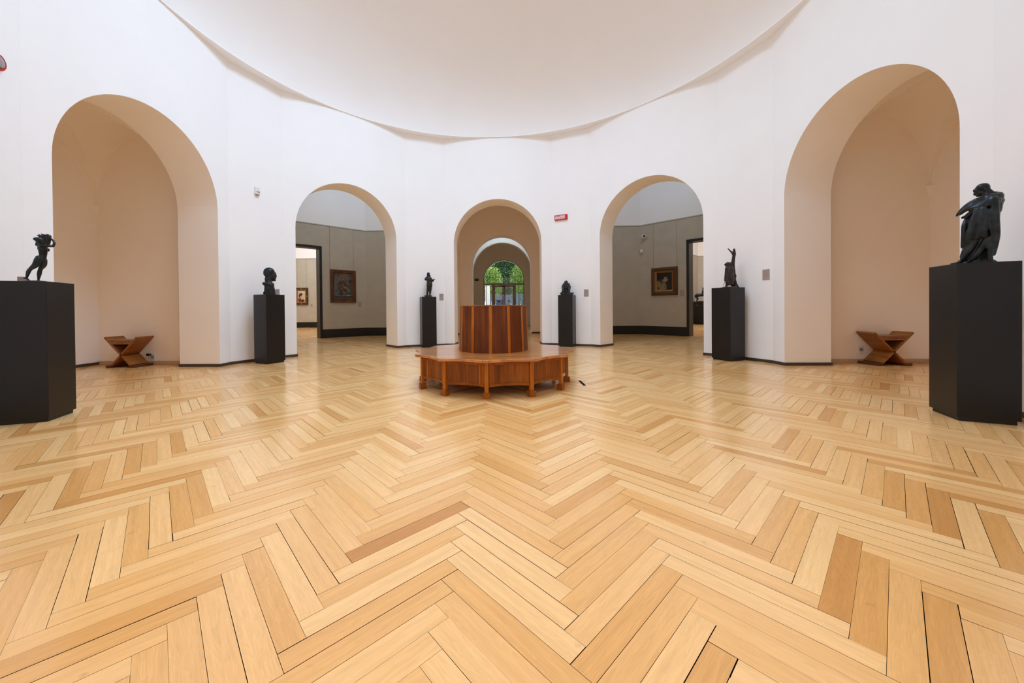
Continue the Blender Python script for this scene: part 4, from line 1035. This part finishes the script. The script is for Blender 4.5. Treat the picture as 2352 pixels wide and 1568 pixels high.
# ------------------------------------------------------------------ far right room: pedestal with a horse and rider
hp = Vector((12.25, 17.72, 0))
pedestal(0, 0, 0, .9, 1.40, 'wide dark pedestal seen through the right room doorway', loc=hp, rz=rad(45))
t = thing('bronze_statuette', (hp.x, hp.y, 1.40), facing(hp), 'small bronze rider on horseback seen through the right room doorway', 'statue')
c = Clay()
c.tube([(-.28, 0, .40), (-.1, 0, .41), (.12, 0, .42), (.26, 0, .44)], [.10, .095, .10, .10]); c.tube([(.26, 0, .46), (.36, 0, .58), (.42, 0, .68)], [.08, .06, .045]); c.tube([(.42, 0, .69), (.50, 0, .66), (.56, 0, .60)], [.045, .04, .025])
for x, y in ((-.30, -.06), (-.26, .06)): c.tube([(x, y, .38), (x-.05, y, .26), (x+.01, y, .17), (x-.05, y, .08), (x-.04, y, .02)], [.075, .045, .025, .02, .022])
for x, y in ((.24, -.06), (.28, .06)): c.tube([(x, y, .36), (x+.01, y, .2), (x, y, .1), (x+.01, y, .02)], [.055, .03, .02, .022])
c.tube([(-.36, 0, .44), (-.42, 0, .36), (-.42, 0, .24)], [.03, .035, .015])
c.tube([(.0, 0, .46), (.0, 0, .60), (.01, 0, .70)], [.06, .06, .05]); c.ell((.015, 0, .79), (.04, .04, .05)); c.ell((-.02, 0, .84), (.05, .05, .015)); c.tube([(.0, -.06, .66), (.10, -.07, .58), (.17, -.04, .6)], [.028, .022, .018]); c.tube([(0, -.07, .46), (.09, -.11, .38), (.06, -.11, .24)], [.04, .032, .022])
c.obj('figure', 'bronze', t, .012, 1)
MB().box((-.45, -.14, 0), (.45, .14, .03)).obj('base', 'bronze', t, bevel=.004)
o = MB().box((-.04, -.004, 0), (.04, .004, .16)).obj('caption_card', 'plaque'); o.location = (hp.x-.50, hp.y-.12, 1.40); o.rotation_euler = (0, 0, facing(hp)); tag(o, 'small caption card beside the horse and rider bronze', 'card', GP)

# ------------------------------------------------------------------ entrance door with fanlight, exit sign
t = thing('entrance_door', (0, Y4+.06, 0), 0, 'glazed double door with arched fanlight at the end of the axial passage', 'door')
fw = .05
fm = MB(); n = 36
for (r0, r1) in ((DW-.002, DW-.045),):
    vs = []; fs = []
    for i in range(n+1):
        a = PI*i/n
        for r in (r0, r1):
            for y in (-.04, .04): vs.append((-r*cos(a), y, DZS+r*sin(a)))
    for i in range(n):
        k = 4*i; fs += [(k, k+4, k+6, k+2), (k+1, k+3, k+7, k+5), (k+2, k+6, k+7, k+3), (k, k+1, k+5, k+4)]
    fm.add(vs, fs)
fm.box((-DW, -.04, 0), (-DW+.06, .04, DZS)); fm.box((DW-.06, -.04, 0), (DW, .04, DZS)); fm.box((-DW, -.045, 2.62), (DW, .045, 2.74))
for x in (-.72, .72): fm.box((x-.06, -.04, 0), (x+.06, .04, 2.62))
fm.obj('frame', 'steel', t)
for s in (-1, 1):
    lf = MB(); x0, x1 = (-.66, -.015) if s < 0 else (.015, .66)
    lf.box((x0, -.03, 0), (x0+.085, .03, 2.6)); lf.box((x1-.085, -.03, 0), (x1, .03, 2.6)); lf.box((x0, -.03, 2.5), (x1, .03, 2.6)); lf.box((x0, -.03, 0), (x1, .03, .22))
    l_ = lf.obj('door_leaf', 'steel', t)
    MB().box((x0+.085, -.006, .22), (x1-.085, .006, 2.5)).obj('pane', 'glass', l_)
    MB().box(((x0+x1)/2-.05, -.012, 1.5), ((x0+x1)/2+.05, -.007, 1.62)).obj('sticker', 'frame_dk', l_)
    MB().bar(((x1 if s < 0 else x0)-s*.04*-1, -.08, 1.0), ((x1 if s < 0 else x0)-s*.04*-1, -.08, 1.3), .012).obj('handle', 'black_pl', l_)
    a, b_ = (-DW+.06, -.78) if s < 0 else (.78, DW-.06)
    MB().box((a, -.006, .0), (b_, .006, 2.62)).obj('pane', 'glass', t)
pts = [(-(DW-.045)*cos(PI*i/n), DZS+(DW-.045)*sin(PI*i/n)) for i in range(n+1)]; pts = [(DW-.06, 2.74), ]+pts[::-1]+[(-DW+.06, 2.74)]
vs = [(x, -.006, z) for x, z in pts]+[(x, .006, z) for x, z in pts]; k = len(pts)
MB().add(vs, [tuple(range(k)), tuple(reversed(range(k, 2*k)))]).obj('fanlight_pane', 'glass', t)
MB().box((-.05, -.05, 2.74), (.0, .03, 2.86)).obj('closer', 'black_pl', t)
# wrought iron grille outside the fanlight
t = thing('iron_grille', (0, Y4+.70, 0), 0, 'wrought iron bars outside the arched fanlight', 'grille')
for i in range(-6, 7):
    x = i*.19; top = DZS+math.sqrt(max(.02, (DW-.04)**2-x*x)); MB().bar((x, 0, 2.75), (x, 0, top), .010, 6).obj('bar', 'iron', t)
MB().bar((-DW+.01, 0, 2.78), (DW-.01, 0, 2.78), .014, 6).obj('crossbar', 'iron', t); MB().bar((-DW+.1, 0, 3.2), (DW-.1, 0, 3.2), .008, 6).obj('crossbar', 'iron', t)
ar = MB()
for i in range(24):
    a, b_ = PI*i/24, PI*(i+1)/24; ar.bar((-(DW-.22)*cos(a), 0, DZS+(DW-.22)*sin(a)), (-(DW-.22)*cos(b_), 0, DZS+(DW-.22)*sin(b_)), .012, 6)
ar.obj('arched_bar', 'iron', t)
for x in (-1.19, 1.0): MB().bar((x, 0, 0), (x, 0, 2.78), .02, 8).obj('post', 'iron', t)
# exit sign and dark door leaf on the left of the hall
t = thing('exit_sign', (-1.78, Y4-.005, 2.98), 0, 'small green emergency exit sign with white running man and arrow, left of the glass door', 'sign')
MB().box((-.145, -.02, -.075), (.145, 0, .075)).obj('panel', 'green', t, bevel=.004)
g = MB().box((.03, -.0235, -.008), (.085, -.021, .008)); g.add([(.085, -.022, -.03), (.115, -.022, 0), (.085, -.022, .03)], [(0, 1, 2)])
g.box((-.09, -.0235, .03), (-.07, -.021, .05)); g.box((-.095, -.0235, -.015), (-.065, -.021, .026)); g.bar((-.08, -.022, -.01), (-.055, -.022, -.05), .007, 6); g.bar((-.08, -.022, -.01), (-.11, -.022, -.045), .007, 6); g.bar((-.066, -.022, .018), (-.042, -.022, .0), .006, 6)
g.obj('pictogram', 'letters', t)
t = thing('dark_door_leaf', (-2.29, Y4-1.4, 0), 0, 'narrow black door edge on the left side of the entrance hall', 'door')
MB().box((0, -.5, 0), (.06, .5, 3.05)).obj('leaf', 'black_pl', t, bevel=.004); MB().bar((.06, -.4, 1.1), (.12, -.4, 1.1), .012).obj('handle', 'steel', t)

# ------------------------------------------------------------------ outside: ground, fence, gatepost, trees
structure('floor_outside_ground', MB().box((-30, Y4+.74, -.4), (30, 60, -.02)), 'ground')
t = thing('slatted_fence', (0, 27, 0), 0, 'grey blue upright-slat fence beyond the glass door', 'fence')
sl = MB(); x = -7
while x < 7:
    sl.box((x, 0, 0), (x+.13, .03, 2.35+R_.uniform(-.04, .04))); x += .175
sl.obj('slats', 'fence', t, 'stuff')
for z in (.4, 1.9): MB().box((-7, .03, z), (7, .08, z+.1)).obj('rail', 'fence', t)
o = MB().box((-.17, -.17, 0), (.17, .17, 2.9)).box((-.22, -.22, 2.9), (.22, .22, 3.02)).obj('gatepost', 'stone', fix=False); o.location = (-1.35, 23.5, 0); tag(o, 'white stone gatepost outside the left glass pane of the door', 'post')
t = thing('garden_bin', (-.42, 25, -.02), 0, 'dark blue bin standing before the fence beyond the left door leaf', 'bin')
MB().prism([(-.3, -.3), (.3, -.3), (.3, .3), (-.3, .3)], 0, 1.75).obj('body', 'bluep', t, bevel=.03); MB().box((-.33, -.34, 1.75), (.33, .33, 1.85)).obj('lid', 'bluep', t, bevel=.02)
def tree(x, y, h, spread, zc, mat, nleaf, label, seed):
    r = random.Random(seed)
    t = thing('leafy_tree', (x, y, -.02), 0, label, 'tree', 'trees outside the entrance door')
    tk = MB(); tk.lathe([(.16, 0), (.12, h*.4), (.08, h*.7), (.02, h)], 10)
    for i in range(9):
        a = r.uniform(0, 2*PI); z = h*r.uniform(.35, .85); tk.bar((0, 0, z), (cos(a)*spread*.7, sin(a)*spread*.7, z+r.uniform(.2, 1.2)), .03, 5)
    tk.obj('trunk', 'bark', t)
    vs = []; fs = []
    for i in range(nleaf):
        a = r.uniform(0, 2*PI); q = r.random()**.5; ph = r.uniform(-1, 1)
        c = Vector((cos(a)*q*spread*math.sqrt(1-ph*ph*.8), sin(a)*q*spread*math.sqrt(1-ph*ph*.8), zc+ph*(h-zc)*1.0+r.gauss(0, .2)))
        d = Vector((r.gauss(0, 1), r.gauss(0, 1), r.gauss(-.4, .7))).normalized(); e = d.orthogonal().normalized(); e = Matrix.Rotation(r.uniform(0, 6), 3, d) @ e
        L = r.uniform(.09, .18); W2 = L*.3; n0 = len(vs); vs += [c, c+d*L*.5+e*W2, c+d*L, c+d*L*.5-e*W2]; fs.append((n0, n0+1, n0+2, n0+3))
    MB().add(vs, fs).obj('foliage', mat, t, 'stuff')
tree(.3, 35.5, 8.6, 3.3, 5.2, 'leaf1', 70000, 'large dark green tree filling the fanlight view', 1)
tree(-4.9, 33.0, 7.0, 1.5, 4.8, 'leaf1', 2500, 'slim dark green tree behind the left end of the fence', 2)
tree(1.75, 29.9, 5.3, 1.3, 3.6, 'leaf2', 8000, 'yellow-green bushy tree at the right, rising above the fence', 3)
tree(-1.5, 29.9, 4.9, 1.3, 3.5, 'leaf2', 8000, 'yellow-green bushy tree at the left, rising above the fence', 4)
bpy.context.view_layer.update()
